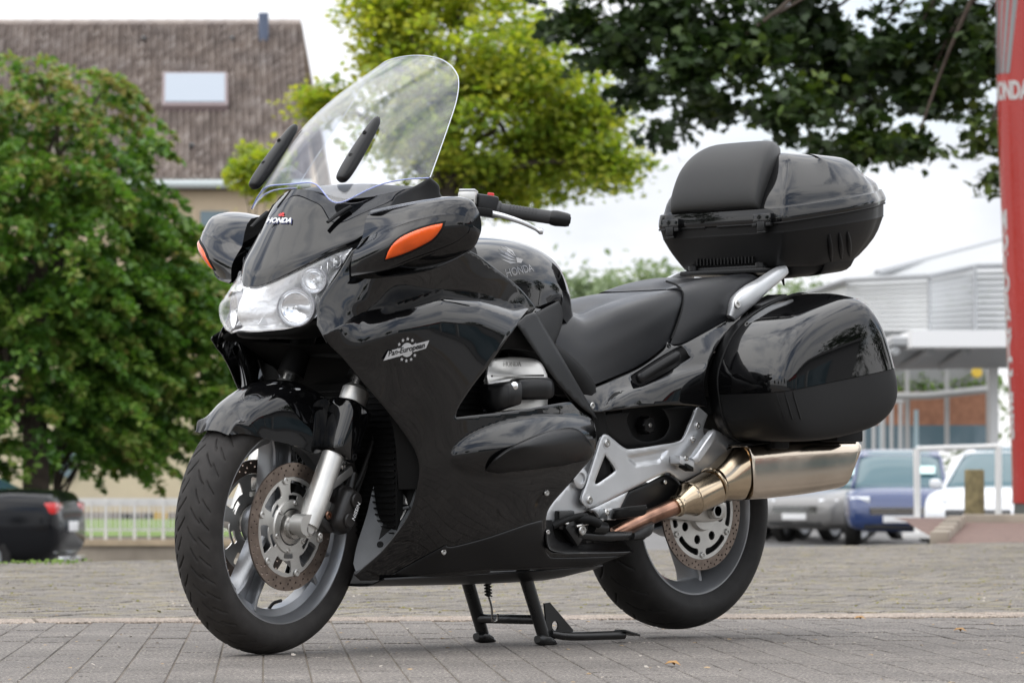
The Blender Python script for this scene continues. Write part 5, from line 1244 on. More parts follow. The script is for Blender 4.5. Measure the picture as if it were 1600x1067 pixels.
for sd in (1, -1):
    for (u, v, y, r, dx) in ((462, 480, .100, .044, .014), (490, 438, .118, .030, .012), (524, 409, .146, .015, .010)):
        yl = (-468+math.sqrt(468**2+4*448*8*(u-357)))/(2*448*8); c = (P(u, v, yl)+np.array([-.72, -.69, 0])*dx)*np.array([1, sd, 1]); ax = np.array([.86, .50*sd, .03])
        bw = mk('reflector_bowl', lathe([(.003, r), (-.006, r*.93), (-.014, r*.68), (-.019, r*.3), (-.020, .0001)], c, ax, 32), mat('bowl_chrome', (.93, .94, .96), .10, metal=.75), head); mk('bowl_rim', lathe([(.0, r*1.0), (.005, r*1.02), (.005, r*1.07), (-.012, r*1.08)], c, ax, 32), mat('grey_bezel', (.35, .35, .37), .25), bw)
        mk('bulb', lathe([(-.019, .005), (-.006, .0055), (-.001, .004), (0, .0001)], c, ax, 12), SILVER, head)
    ribs = []
    for k in range(4):
        a = (P(497+k*10, 424-k*7, .130+k*.008)-np.array([.012, 0, 0]))*np.array([1, sd, 1]); ribs.append(box(a, (1, .5*sd, 0), (-.5*sd, 1, 0), Z_, (.008, .003, .026-.003*k), .001))
    mk('reflector_rib', ribs, CHROME, head)
    mk('reflector_blade', panel_geo([(428, 452, 1), (433, 453, 1), (425, 492, 1), (432, 506, 1), (404, 507, 1), (416, 488, 1)], lambda p: np.full(len(p), .040), thick=.003, roll=None, step=4)[0] if sd > 0 else mir(panel_geo([(428, 452, 1), (433, 453, 1), (425, 492, 1), (432, 506, 1), (404, 507, 1), (416, 488, 1)], lambda p: np.full(len(p), .040), thick=.003, roll=None, step=4)[0]), mat('blade_silver', (.93, .94, .95), .2, metal=.2), head)
mk('headlight_seal', tube([P(*q)+np.array([.002, 0, 0]) for q in hl[0]], .0025, 8, 5), DARK, head)
mk('headlight_housing', patch(symm([[p*np.array([1, .86, 1])+np.array([-.125, 0, 0]) for p in r] for r in HL]), 2, 2, .003), DARK, head)
# chin and inner throat under the headlight
chin = [[(374, 517, 0), (410, 518, .04), (450, 515, .08), (493, 500, .135), (505, 518, .18)], [(368, 530, -.0), (404, 535, .04), (440, 540, .08), (478, 545, .13), (506, 534, .193)], ]
mk('chin_panel', patch(symm([PR(chin[0]), [p+np.array([-.012, 0, -.010]) for p in PR(chin[0])], [p+np.array([-.10, 0, -.012]) for p in PR(chin[0])]]), 4, 4, .004), DARK, bike)
mk('throat_panel', patch([[(.66, -.205, .77), (.60, -.1, .76), (.58, 0, .755), (.60, .1, .76), (.66, .205, .77)], [(.52, -.215, .70), (.48, -.1, .70), (.46, 0, .70), (.48, .1, .70), (.52, .215, .70)], [(.46, -.21, .60), (.45, -.1, .60), (.44, 0, .60), (.45, .1, .60), (.46, .21, .60)]], 3, 3, .004), DARK, bike)
mk('triple_clamp', S([abox(.44, .53, -.15, .15, .72, .75, .01)]), DARK, bike)
for s in (1, -1): mk('inner_guard', patch([[(.60, .20*s, .72), (.50, .24*s, .70)], [(.52, .20*s, .55), (.46, .235*s, .55)], [(.47, .17*s, .40), (.44, .21*s, .40)]], 3, 3, .004), DARK, bike)

# windscreen
xc0, zc0, xc1, zc1 = .676, 1.143, .272, 1.489
def scr(t, s, off=0.):
    a = abs(s); ye = .240-.055*t-.012*t*t
    xc = xc0+(xc1-xc0)*t+.028*math.sin(math.pi*t); zc = zc0+(zc1-zc0)*t+.026*math.sin(math.pi*t)
    xe = .432+(.225-.432)*t; ze = 1.161+(1.462-1.161)*t
    x = xc-(xc-xe)*a**(4.8-1.7*t); z = zc+(ze-zc)*a**2; y = ye*a
    sl = np.array([.76, 0, -.65])
    dn = 0.
    tr_ = .062*math.exp(-((a-.65)/.19)**2)*(1-t*2)**2 if t < .5 else 0.
    dn += .050*max(0, (t-.55)/.45)**2*a**5+.006*a*a*t
    p = np.array([x, y*math.copysign(1, s) if s else 0, z])+sl*dn+np.array([.25, 0, -.97])*tr_
    return p+np.array([.62, .3*s, .72])*off
g = np.array([[scr(t, s) for s in np.linspace(-1, 1, 49)] for t in np.linspace(0, 1, 41)])
ws = mk('windscreen', thicken(g.reshape(-1, 3), gridfaces(41, 49), .004), SCREEN, bike, angle=50)
edge = [scr(0, s) for s in np.linspace(-1, 1, 61)]; mk('screen_edge', tube(edge, .0017, 6, 1), SEDGE, ws)
e2 = [scr(t, -1) for t in np.linspace(0, 1, 30)]+[scr(1, s) for s in np.linspace(-1, 1, 40)][1:-1]+[scr(t, 1) for t in np.linspace(1, 0, 30)]
mk('screen_edge', tube(e2, [.0004]*30+[.0004]*8+[.0014]*60, 6, 1), mat('acrylic_clear_edge', (.62, .66, .70), .1, coat=1.), ws)
for sd in (1, -1):
    a = np.array([.644, .157*sd, 1.130]); b = np.array([.508, .148*sd, 1.292]); o = np.array([.012, 0, .014])
    d = (b-a)/np.linalg.norm(b-a); ey = np.array([0, 1, 0]); n = np.cross(d, ey)
    n = n if n[0] > 0 else -n
    pod = mk('screen_mount', loft([se(a+(b-a)*t+o*1.+d*0, ey, n, w, h_, 2.6, 14) for t, w, h_ in ((0, .008, .006), (.03, .015, .012), (.15, .019, .015), (.4, .0185, .016), (.7, .0155, .014), (.93, .011, .011), (1, .006, .006))], 3, 2), SATIN, bike, angle=60)
    for t in (.34, .70): bolt(a+(b-a)*t+o*1.+n*.0145+ey*.003*sd, n+ey*.2*sd, .0055, pod, DARK)
    mk('screen_bracket', tube([P(512, 350, .137)*np.array([1, sd, 1])+Z_*.004, P(530, 337, .142)*np.array([1, sd, 1])+Z_*.005, P(548, 326, .150)*np.array([1, sd, 1])+Z_*.005], [.006, .008, .007], 8, 4, (1, .6)), DARK, bike)
mk('screen_base', patch(symm([[(.655, 0, 1.128), (.64, .07, 1.120), (.60, .13, 1.105), (.50, .19, 1.12)], [(.52, 0, 1.15), (.50, .08, 1.15), (.46, .14, 1.145), (.42, .2, 1.14)], [(.42, 0, 1.13), (.40, .09, 1.13), (.38, .15, 1.12), (.36, .2, 1.11)]]), 5, 5, .004), SATIN, bike)
# cheek beside the screen and the instrument hood behind it
panel('screen_cheek', [(618, 306, 1), (650, 290), (672, 277, 1), (686, 290), (690, 306), (716, 312, 1), (690, 322), (640, 334), (600, 336, 1)], tps([(618, 306, .222), (672, 277, .244), (690, 306, .24), (600, 336, .222), (650, 320, .24), (716, 312, .24)]), SATIN, bike, step=4)
panel('screen_cheek_gloss', [(600, 337, 1), (640, 330), (690, 318), (740, 312, 1), (735, 322), (690, 340), (640, 356), (606, 362, 1)], tps([(600, 337, .225), (640, 330, .242), (740, 312, .30), (690, 340, .27), (606, 362, .225)]), PAINT, bike, step=5)
mk('instrument_hood', patch(symm([[(.42, 0, 1.125), (.41, .10, 1.125), (.39, .18, 1.10), (.38, .21, 1.04)], [(.34, 0, 1.14), (.34, .10, 1.135), (.34, .17, 1.115), (.34, .21, 1.05)], [(.27, 0, 1.10), (.27, .1, 1.10), (.28, .16, 1.08), (.29, .2, 1.02)]]), 4, 4, .004), MATTE, bike)
for s in (1, -1): mk('fairing_inner', patch([[(.45, .21*s, 1.06), (.40, .22*s, .92)], [(.30, .19*s, 1.04), (.28, .21*s, .90)], [(.20, .17*s, 1.0), (.18, .19*s, .88)]], 3, 3, .004), MATTE, bike)

# mirrors
MS = [(.215, [(.640, 1.000), (.608, 1.072), (.50, 1.068), (.45, 1.0), (.50, .93), (.60, .905), (.676, .910), (.672, .955)]),
      (.30, [(.636, 1.020), (.592, 1.082), (.50, 1.086), (.455, 1.01), (.49, .935), (.56, .918), (.640, .925), (.660, .970)]),
      (.36, [(.622, 1.036), (.578, 1.088), (.49, 1.095), (.455, 1.02), (.48, .950), (.535, .938), (.602, .950), (.640, .990)]),
      (.41, [(.596, 1.048), (.562, 1.089), (.49, 1.097), (.460, 1.03), (.475, .970), (.515, .958), (.565, .972), (.605, 1.012)]),
      (.442, [(.556, 1.052), (.535, 1.082), (.49, 1.089), (.468, 1.035), (.478, .985), (.505, .977), (.540, .990), (.562, 1.022)]),
      (.458, [(.525, 1.048), (.515, 1.065), (.49, 1.070), (.475, 1.035), (.482, 1.005), (.505, 1.0), (.522, 1.01), (.530, 1.03)])]
MIRR = []
for sd in (1, -1):
    rings = []
    for y, q in MS:
        r = []
        for i, (x, z) in enumerate(q):
            r.append((x, y*sd, z))
            if i in (0, 6): r.append((x-.0015, y*sd, z+(.002 if i == 0 else 0)))
        rings.append(r)
    MIRR.append(mk('mirror', loft(rings, 5, 4), PAINT, bike, angle=50))
from mathutils.bvhtree import BVHTree
def ydrop(o, lift):
    t_ = BVHTree.FromObject(o, bpy.context.evaluated_depsgraph_get())
    def f(p):
        r = []; last = .35
        for u, v in np.atleast_2d(p):
            d = FW*FPX+RX*(u-800)-UP*(v-533.5); d /= np.linalg.norm(d); h = t_.ray_cast(Vector(CAM), Vector(d))
            if h[0] is not None: last = h[0].y
            r.append(last+lift)
        return np.array(r)
    return f
sig_ol = [(602, 406, 1), (608, 390), (622, 374), (645, 362), (672, 353), (692, 349, 1), (689, 358), (676, 374), (655, 386), (630, 397)]
g, _ = panel_geo(sig_ol, ydrop(MIRR[0], .0045), step=4, thick=.006, roll=(3, .003)); SIG = g
g2, _ = panel_geo([(599, 409, 1), (605, 389), (620, 372), (644, 359), (672, 350), (697, 345, 1), (692, 359), (678, 376), (656, 389), (630, 401)], ydrop(MIRR[0], .0018), step=4, thick=.004, roll=None); SIG2 = g2
for f in (ID, mir):
    mk('turn_signal', f(SIG) if f is not ID else SIG, AMBER, bike); mk('signal_bezel', f(SIG2) if f is not ID else SIG2, DARK, bike)

# ---------------- tank
tank = [[(.30, 0, .99), (.30, .07, .985), (.28, .13, .96), (.25, .165, .915), (.22, .175, .86)],
        [(.18, 0, 1.025), (.18, .075, 1.02), (.175, .135, .995), (.16, .172, .940), (.15, .178, .87)],
        [(.06, 0, 1.042), (.06, .08, 1.034), (.055, .138, 1.004), (.05, .174, .945), (.05, .178, .865)],
        [(-.06, 0, 1.036), (-.06, .08, 1.028), (-.055, .134, .996), (-.04, .168, .935), (-.03, .172, .86)],
        [(-.15, 0, 1.012), (-.15, .075, 1.003), (-.145, .122, .972), (-.13, .150, .915), (-.11, .152, .85)],
        [(-.215, 0, .965), (-.215, .065, .958), (-.205, .102, .93), (-.19, .125, .88), (-.17, .130, .83)],
        [(-.245, 0, .90), (-.245, .06, .89), (-.235, .09, .87), (-.22, .11, .84), (-.20, .118, .80)]]
tk = mk('fuel_tank', patch(symm(tank), 6, 6, .004), PAINT, bike, angle=70)
V, Fc = text_mesh('HONDA', .030, .0003, .1, 1.0, .0003)
TKB = tps([(735, 410, .172), (770, 400, .150), (800, 420, .155), (820, 440, .15), (780, 440, .172), (760, 420, .165)])
def on_tank(V, cx, cz, sc=1., ang=0.):
    from mathutils.bvhtree import BVHTree
    dg = bpy.context.evaluated_depsgraph_get(); t = BVHTree.FromObject(tk, dg); o = []
    a = math.radians(ang)
    for p in V:
        x = cx-(p[0]*math.cos(a)-p[1]*math.sin(a)); z = cz+(p[0]*math.sin(a)+p[1]*math.cos(a))
        h = t.ray_cast(Vector((x, .4, z+.10)), Vector((0, -1, -.33)).normalized())
        if h[0] is None: o.append((x, .17, z)); continue
        q = h[0]+h[1]*(.0008+p[2]*.5) if h[1].y > 0 else h[0]-h[1]*.0008
        o.append(tuple(q))
    return np.array(o)
mk('tank_lettering', (on_tank(V, .045, .925, ang=12), Fc), GREYPRINT, tk, smooth=False)
V, Fc = wing(.05); mk('tank_wing', (on_tank(V*np.array([-1, 1, 1])*np.array([-1, 1, 1]), .045, .948, ang=12), Fc), GREYPRINT, tk, smooth=False)
panel('tank_side_trim', [(812, 470, 1), (842, 434), (846, 412, 1), (858, 440), (872, 472, 1), (846, 488), (826, 498, 1)], tps([(812, 470, .165), (846, 412, .11), (872, 472, .13), (826, 498, .2), (845, 450, .145)]), PAINT, bike, step=4)
panel('knee_panel', [(826, 498, 1), (846, 484), (873, 470, 1), (879, 485), (878, 507), (870, 530), (858, 554, 1), (840, 524)], tps([(826, 498, .225), (873, 470, .165), (858, 554, .225), (878, 507, .185), (850, 505, .215)]), MATTE, bike, step=4, roll=(3, .004))

# ---------------- handlebar
for s in (1, -1): hb = mk('handlebar', tube([(.30, s*.10, 1.06), (.285, s*.16, 1.085), (.235, s*.22, 1.095), (.20, s*.27, 1.090)], .0125, 12, 4), STEEL, bike)
for sd in (1, -1):
    a = np.array([.205, .262*sd, 1.091]); b = np.array([.118, .352*sd, 1.072]); d = (b-a)/np.linalg.norm(b-a)
    gr = mk('grip', tube([a-d*.012, a-d*.004, a, a+d*.004, a+d*.12, b-d*.002], [.021, .021, .0165, .0165, .0168, .0165], 20, 1), GRIPM, bike, angle=30)
    e1 = np.cross(d, Z_); e1 /= np.linalg.norm(e1); e2 = np.cross(e1, d)
    for k in range(9):
        mk('grip_rib', tube([a+d*(.022+k*.008)+(e1*math.cos(t)+e2*math.sin(t))*.0172 for t in np.linspace(.2, 2.9, 9)], .0012, 5, 1), GRIPM, gr)
    mk('bar_end', tube([b-d*.003, b, b+d*.012, b+d*.038, b+d*.046, b+d*.047], [.017, .0185, .020, .0175, .015, .008], 20, 1), SATIN, bike, angle=30)
    mk('bar_end_plug', disc_cyl(b+d*.0465, d, .009, .002, 16), DARK, hb)
    c = a-d*.035
    swc = mk('switch_housing', [box(c+e2*.004, d, e1, e2, (.052, .046, .054), .009), box(c+d*-.012+e2*.022, d, e1, e2, (.05, .034, .018), .006)], SATIN, bike)
    mk('switch', box(c+e2*.033+d*.004-e1*.004, d, e1, e2, (.017, .016, .011), .003), REDB, swc)
    mk('switch', box(c-e1*.024+e2*-.006+d*.006, d, e1, e2, (.018, .008, .012), .002), DARK, swc)
    r0 = np.array([.262, .205*sd, 1.118])
    res = mk('fluid_reservoir', [box(r0, (.62, .5*sd, 0), (.5, -.62*sd, 0), Z_, (.088, .045, .034), .007)], ALU, bike)
    mk('reservoir_cap', box(r0+Z_*.0195, (.62, .5*sd, 0), (.5, -.62*sd, 0), Z_, (.080, .040, .006), .002), SILVER, res)
    f = np.array([.74, .67*sd*0+.0, 0]); fw_ = np.array([.66, .60*sd, 0])
    l0 = a-d*.03+fw_*.045-Z_*.014
    mk('lever_pivot', [box(l0-d*.01, d, e1, e2, (.04, .03, .018), .004)], DARK, bike)
    mk('lever', tube([l0, l0+d*.04+fw_*.010-Z_*.004, l0+d*.085+fw_*.006-Z_*.012, l0+d*.118-fw_*.004-Z_*.022, l0+d*.130-fw_*.004-Z_*.026, l0+d*.137-fw_*.004-Z_*.027], [.0075, .0068, .006, .005, .0085, .006], 12, 4), SILVER, bike)

# ---------------- seat
seat = [[(870, 478, .0), (872, 477, .05), (874, 486, .095), (872, 510, .125), (868, 545, .14), (866, 580, .150)],
        [(884, 476, 0), (884, 478, .06), (893, 492, .115), (893, 525, .145), (888, 570, .160), (893, 611, .170)],
        [(905, 478, 0), (904, 481, .07), (915, 500, .135), (915, 540, .162), (915, 580, .172), (920, 604, .176)],
        [(930, 466, 0), (930, 468, .08), (942, 492, .150), (948, 530, .172), (950, 565, .177), (955, 590, .178)],
        [(960, 455, 0), (961, 456, .085), (975, 476, .160), (988, 510, .178), (992, 542, .180), (996, 572, .178)],
        [(1000, 446, 0), (1001, 446, .09), (1015, 462, .160), (1028, 490, .178), (1030, 525, .178), (1030, 548, .176)],
        [(1036, 441, 0), (1037, 441, .09), (1050, 452, .150), (1060, 472, .168), (1052, 505, .174), (1046, 534, .174)],
        [(1050, 441, 0), (1052, 441, .088), (1062, 451, .140), (1068, 466, .155), (1060, 500, .165), (1049, 526, .168)]]
lowc = lambda r, k=13: [(u, v+(k if i < 2 else k*.35 if i == 2 else 0), y) for i, (u, v, y) in enumerate(r)]
st = mk('rider_seat', patch(symm([PR(lowc(r, (6, 9, 13, 15, 15, 14, 13, 13)[q])) for q, r in enumerate(seat)]), 6, 6, .01), SEATM, bike, angle=75)
seam = [P(1040, 440, .088), P(1056, 446, .125), P(1067, 460, .152), P(1064, 485, .168), P(1056, 510, .174), P(1048, 530, .176)]
mk('seat_seam', tube([p+Y_*.002+Z_*.001 for p in seam], .003, 8, 4), DARK, st)
pas = [[(1040, 439, 0), (1041, 439, .088), (1058, 446, .134), (1069, 460, .160), (1062, 498, .172), (1047, 538, .176)],
       [(1062, 431, 0), (1063, 431, .09), (1080, 440, .142), (1092, 458, .170), (1082, 500, .180), (1066, 536, .178)],
       [(1092, 424, 0), (1093, 424, .095), (1110, 432, .148), (1124, 450, .176), (1110, 490, .184), (1096, 522, .180)],
       [(1130, 419, 0), (1131, 419, .10), (1145, 425, .148), (1154, 440, .170), (1140, 478, .180), (1125, 506, .178)],
       [(1162, 419, 0), (1163, 419, .10), (1172, 424, .14), (1178, 438, .158), (1160, 470, .170), (1146, 494, .172)],
       [(1178, 424, 0), (1179, 424, .095), (1185, 430, .13), (1187, 440, .145), (1170, 466, .16), (1158, 484, .165)]]
mk('passenger_seat', patch(symm([PR(lowc(r, 13)) for r in pas]), 6, 6, .01), SEATM, bike, angle=75)

# ---------------- rear body
yR = tps([(905, 620, .19), (950, 600, .186), (1000, 575, .186), (1050, 540, .186), (1125, 510, .188), (1160, 490, .185), (925, 640, .205), (980, 610, .215), (1050, 600, .232), (1110, 560, .235), (1110, 630, .235), (1000, 638, .225), (1180, 480, .18), (960, 625, .222)])
ol_r = [(901, 615, 1), (925, 607), (960, 592), (1000, 574), (1035, 548), (1042, 534, 1), (1060, 540), (1100, 520), (1150, 492), (1175, 478, 1), (1160, 500), (1128, 530), (1108, 565), (1100, 600), (1106, 636, 1), (1060, 632), (1000, 636), (940, 644), (927, 644, 1)]
rec = [(986, 590), (994, 583), (1055, 545), (1067, 543), (1076, 556), (1074, 562), (1010, 599), (996, 602)]
def creaseR(v):
    cu = np.interp(v[:, 0], [930, 960, 985, 1050, 1110], [640, 612, 602, 578, 565]); return .012/(1+np.exp(-(v[:, 1]-cu-6)/2.5))*np.clip((v[:, 0]-935)/20, 0, 1)
gR, _ = panel_geo(ol_r, yR, holes=[rec], step=4.5, thick=.004, roll=(2, .002), extra=creaseR)
rcL = mk('rear_cowl', gR, PAINT, bike, angle=50); mk('rear_cowl', mir(gR), PAINT, bike, angle=50)
panel('handle_recess', [(980, 590), (994, 578), (1055, 540), (1070, 540), (1080, 556), (1076, 566), (1010, 604), (994, 606)], lambda p: yR(p)-.028, DARK, bike, step=6, roll=None)
mk('lift_handle', [m_ for m_ in (loft([se(P(u, v, .212), Y_, np.array([.35, 0, .94]), a, b, 3, 12) for u, v, a, b in ((996, 592, .006, .008), (1001, 590, .011, .0145), (1030, 572, .012, .016), (1055, 557, .011, .0145), (1061, 554, .006, .008))], 3, 1),)], SATIN, bike)
bolt(P(925, 634, .208), (0, 1, 0), .009, rcL, STEEL)
bolt(P(1045, 541, .183), (0, 1, .3), .007, rcL, DARK)
# black side cover with preload knob
kn = [(980, 652), (992, 640), (1030, 637), (1043, 652), (1045, 668), (1034, 684), (1010, 690), (992, 684), (983, 668)]
panel('side_cover', [(928, 650, 1), (960, 646), (1040, 638), (1095, 632, 1), (1090, 650), (1075, 680), (1064, 688, 1), (1020, 696), (985, 700), (972, 696), (950, 678), (938, 664)], tps([(928, 650, .175), (1095, 632, .175), (1064, 688, .165), (985, 700, .165), (1010, 660, .175)]), MATTE, bike, holes=[kn], step=5)
panel('knob_recess', [(972, 630, 1), (1055, 630, 1), (1055, 700, 1), (972, 700, 1)], lambda p: np.full(len(p), .135), DARK, bike, step=12, roll=None)
c = P(1012, 664, .160); kr = []
prof = []
for i in range(48):
    a = 2*math.pi*i/48; prof.append((.0225+.0018*math.cos(8*a))*1.0)
V = []; 
for h_, s_ in ((-.02, 1), (.004, 1), (.008, .85), (.009, .01)):
    for i in range(48): a = 2*math.pi*i/48; V.append(c+np.array([math.cos(a)*prof[i]*s_, h_, math.sin(a)*prof[i]*s_]))
kb = mk('preload_knob', (V, gridfaces(4, 48, True)), SATIN, bike, angle=40); bolt(c+Y_*.008, (0, 1, 0), .006, kb)

# silver pivot plate and peg bracket
yF = lambda p: np.full(len(np.atleast_2d(p)), .155)
fp_ol = [(899, 616, 1), (912, 622), (935, 648, 1), (941, 668), (942, 690), (935, 730), (915, 785), (921, 796, 1), (905, 803), (880, 808, 1), (862, 818), (853, 822, 1), (853, 800), (865, 783), (890, 755), (915, 722), (926, 700), (926, 665), (915, 640)]
fpL = mk('pivot_plate', plate_px(fp_ol, .178, .02), SILVER, bike); mk('pivot_plate', mir(plate_px(fp_ol, .178, .02)), SILVER, bike)
c = P(905, 747, .185)
mk('pivot_bolt', [lathe([(-.01, .027), (.006, .027), (.008, .024), (.008, .014), (.003, .013), (.003, .0001)], c, (0, 1, 0), 28)], SILVER, fpL)
pb = [(940, 681), (949, 679), (957, 685), (975, 699), (988, 701), (1030, 695), (1058, 690), (1068, 682), (1078, 660), (1087, 638, 1), (1091, 635, 1), (1106, 648, 1), (1099, 668), (1100, 680, 1), (1114, 670, 1), (1138, 681), (1160, 690, 1), (1163, 700, 1), (1138, 715), (1100, 736), (1066, 752, 1), (1058, 749), (1050, 742), (1037, 740), (982, 766), (940, 787), (922, 794), (912, 790), (908, 778), (916, 755), (930, 710)]
hole_t = [(945.5, 711, 1), (960, 732), (958, 738), (934, 755, 1), (930, 752)]
yPB = tps([(949, 681, .198), (921, 781, .198), (990, 720, .196), (1060, 715, .20), (1090, 640, .205), (1110, 680, .204), (1160, 692, .20), (1066, 750, .196), (1000, 750, .196)])
def emb(v):
    q = np.array([(978, 713), (1046, 700), (1030, 722), (992, 728)], float); d = edist(v, q); i = inside(v, q)
    return np.where(i, -.005*np.clip(d/2.5, 0, 1), 0)
gP, _ = panel_geo(pb, yPB, holes=[hole_t], step=3.2, thick=.012, roll=(2.4, .003), extra=emb)
pegL = mk('footpeg_bracket', gP, SILVER, bike, angle=45); mk('footpeg_bracket', mir(gP), SILVER, bike, angle=45)
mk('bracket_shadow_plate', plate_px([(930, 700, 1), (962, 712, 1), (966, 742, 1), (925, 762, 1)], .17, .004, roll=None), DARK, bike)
for u, v, r in ((948.5, 692, .0105), (921, 781, .0105), (1090, 665, .009), (1082, 686, .009)):
    bolt(P(u, v, float(yPB([(u, v)])[0])+.001), (0, 1, 0), r, pegL, STEEL)
    mk('bolt_boss', lathe([(-.004, r*1.6), (.001, r*1.5), (.001, r*.9)], P(u, v, float(yPB([(u, v)])[0])), (0, 1, 0), 24), SILVER, pegL)
# folded passenger peg
pg = mk('passenger_peg', [loft([se(P(u, v, y), Y_, np.array([.55, 0, .83]), a, b, 4, 12) for u, v, y, a, b in ((1080, 720, .226, .010, .010), (1086, 716, .230, .012, .012), (1100, 696, .232, .0125, .013), (1112, 680, .232, .012, .013), (1115, 676, .232, .008, .009))], 2, 1),
    box(P(1066, 722, .218), np.array([.8, 0, .2]), Y_, Z_, (.06, .036, .022), .004)], SILVER, bike)
mk('peg_rubber', box(P(1072, 730, .228), np.array([.8, 0, .3]), Y_, Z_, (.03, .03, .012), .003), DARK, pg)
bolt(P(1072, 716, .236), (0, 1, .3), .007, pg)
# rider peg, heel guard, side stand, gear lever
panel('heel_guard', [(967, 795, 1), (982, 767, 1), (1010, 755), (1037, 742), (1052, 745), (1064, 757), (1066, 768), (1056, 780), (1035, 792), (1000, 798, 1)], tps([(967, 795, .18), (1037, 742, .18), (1060, 775, .178), (1000, 770, .184)]), SATIN, bike, step=4, roll=(3, .003))
bolt(P(1039, 753, .186), (0, 1, 0), .006, pegL)
hp = mk('peg_hanger', plate_px([(921, 796, 1), (982, 767, 1), (967, 797, 1), (966, 805), (945, 812, 1), (938, 810, 1), (930, 800)], .192, .012), SILVER, bike)
mk('peg_mount', box(P(950, 803, .205), X_, Y_, Z_, (.035, .03, .03), .004), SILVER, hp); bolt(P(948, 800, .222), (0, 1, .2), .009, hp)
rp = mk('rider_peg', loft([se(P(u, v, y), np.array([0, .3, 1]), np.array([.7, .7, 0]), a, b, 4, 12) for u, v, y, a, b in ((956, 803, .215, .012, .016), (960, 803, .225, .014, .018), (985, 800, .262, .014, .018), (1006, 798, .290, .012, .016), (1010, 797, .296, .008, .012))], 2, 1), SATIN, bike)
mk('peg_rubber', loft([se(P(u, v, y), np.array([0, .2, 1]), np.array([.7, .7, 0]), a, b, 4, 12) for u, v, y, a, b in ((957, 799, .215, .008, .018), (985, 796, .262, .009, .020), (1009, 793, .294, .008, .018))], 2, 1), RUBBER, rp)
mk('gear_pedal', [tube([P(862, 822, .19), P(885, 812, .20), P(905, 806, .21), P(917, 806, .215)], [.010, .009, .008, .008], 10, 3), tube([P(900, 810, .2), P(922, 812, .225), P(937, 818, .235)], .012, 12, 2)], DARK, bike)
ssd = mk('side_stand', [box(P(880, 812, .18), X_, Y_, Z_, (.06, .03, .05), .008), box(P(893, 830, .19), (.7, 0, .7), Y_, (-.7, 0, .7), (.07, .03, .04), .008),
    tube([P(900, 835, .195), P(950, 838, .20), P(1005, 835, .205)], .013, 12, 2), tube([P(925, 822, .21), P(945, 825, .21)], .016, 14, 1)], STANDM, bike)
bolt(P(909, 828, .212), (0, 1, 0), .013, ssd); bolt(P(884, 814, .2), (0, 1, .2), .010, ssd); bolt(P(914, 814, .21), (0, 1, .2), .006, ssd)
mk('stand_foot', loft([se(P(u, v, .21), Y_, np.array([-.3, 0, 1]), a, b, 3, 12) for u, v, a, b in ((985, 838, .015, .010), (998, 832, .024, .018), (1010, 826, .024, .02), (1016, 822, .014, .012))], 2, 1), STANDM, ssd)
mk('return_spring', tube([P(900, 822, .215), P(942, 812, .215)], .004, 8, 1), STEEL, ssd)

# ---------------- exhaust
ex = mk('exhaust_pipe', tube([P(960, 835, .17), P(985, 822, .19), P(1010, 810, .205), P(1040, 797, .215), P(1058, 790, .220)], [.020, .020, .020, .0215, .023], 24, 4), EXHB, bike)
ax = P(1140, 748, .235)-P(1058, 790, .222); L_ = np.linalg.norm(ax); ax /= L_
c0 = P(1058, 790, .222)
ey_ = np.cross(ax, Z_); ey_ /= np.linalg.norm(ey_); ez_ = np.cross(ey_, ax); 
if ez_[2] < 0: ez_ = -ez_
px = 1/590.
def sec(t, a, b, n=2.2, off=(0, 0)): return se(c0+ax*t+ey_*off[0]+ez_*off[1], ey_, ez_, a, b, n, 20)
mk('silencer_cone', [loft([sec(-.012, .0245, .0245), sec(.004, .026, .026), sec(.012, .0275, .0275), sec(.045, .043, .043), sec(.052, .0445, .0445), sec(.058, .0445, .0445), sec(float(np.linalg.norm(P(1118, 757, .235)-c0))-.004, .0475, .0475)], 2, 2),
    lathe([(0, .0445), (.002, .0475), (.005, .0475), (.007, .0445)], c0+ax*.050, ax, 32), lathe([(0, .026), (.002, .029), (.006, .029), (.008, .026)], c0+ax*-.004, ax, 32)], EXG, ex)
rr = []
m0 = P(1118, 757, .235); m1 = P(1158, 738, .245)
for t, a, b, n in ((0, .047, .0475, 2.2), (.25, .050, .054, 2.3), (.6, .052, .066, 2.6), (1, .053, .072, 3.)): 
    c = m0+(m1-m0)*t; rr.append(se(c, ey_, ez_*.96+ax*.1, a, b, n, 24))
mk('silencer_joint', [loft(rr, 3, 2), lathe([(0, .0475), (.003, .051), (.006, .051), (.009, .0475)], m0-ax*.012, ax, 32)], EXG, ex)
e0 = P(1158, 738, .247); e1 = P(1318, 724, .292); ad = e1-e0; ad /= np.linalg.norm(ad); yv = np.cross(ad, Z_); yv /= np.linalg.norm(yv); zv = np.cross(yv, ad); zv = zv if zv[2] > 0 else -zv
Lm = np.linalg.norm(e1-e0); rr = []
for t, a, b, sl in ((0, .053, .070, 0), (.02, .055, .0735, 0), (.5, .0555, .072, -.0), (.93, .054, .064, .0), (.985, .052, .058, .0), (1., .049, .054, .0)):
    c = e0+(e1-e0)*t
    ring_ = []
    for i, p in enumerate(se((0, 0, 0), X_, Z_, 1, 1, 4.2, 28)):
        s_ = (t**3)*.035*(p[2])                               # slanted end
        ring_.append(c+yv*a*p[0]+zv*b*p[2]+ad*s_)
    rr.append(ring_)
mf = mk('silencer', loft(rr, 4, 1), EXH, bike, angle=55)
tp = e1+ad*.0+zv*-.0
mk('silencer_outlet', [lathe([(-.05, .016), (.016, .016), (.016, .019), (-.05, .019)], tp-zv*.0, ad, 24)], DARK, mf)
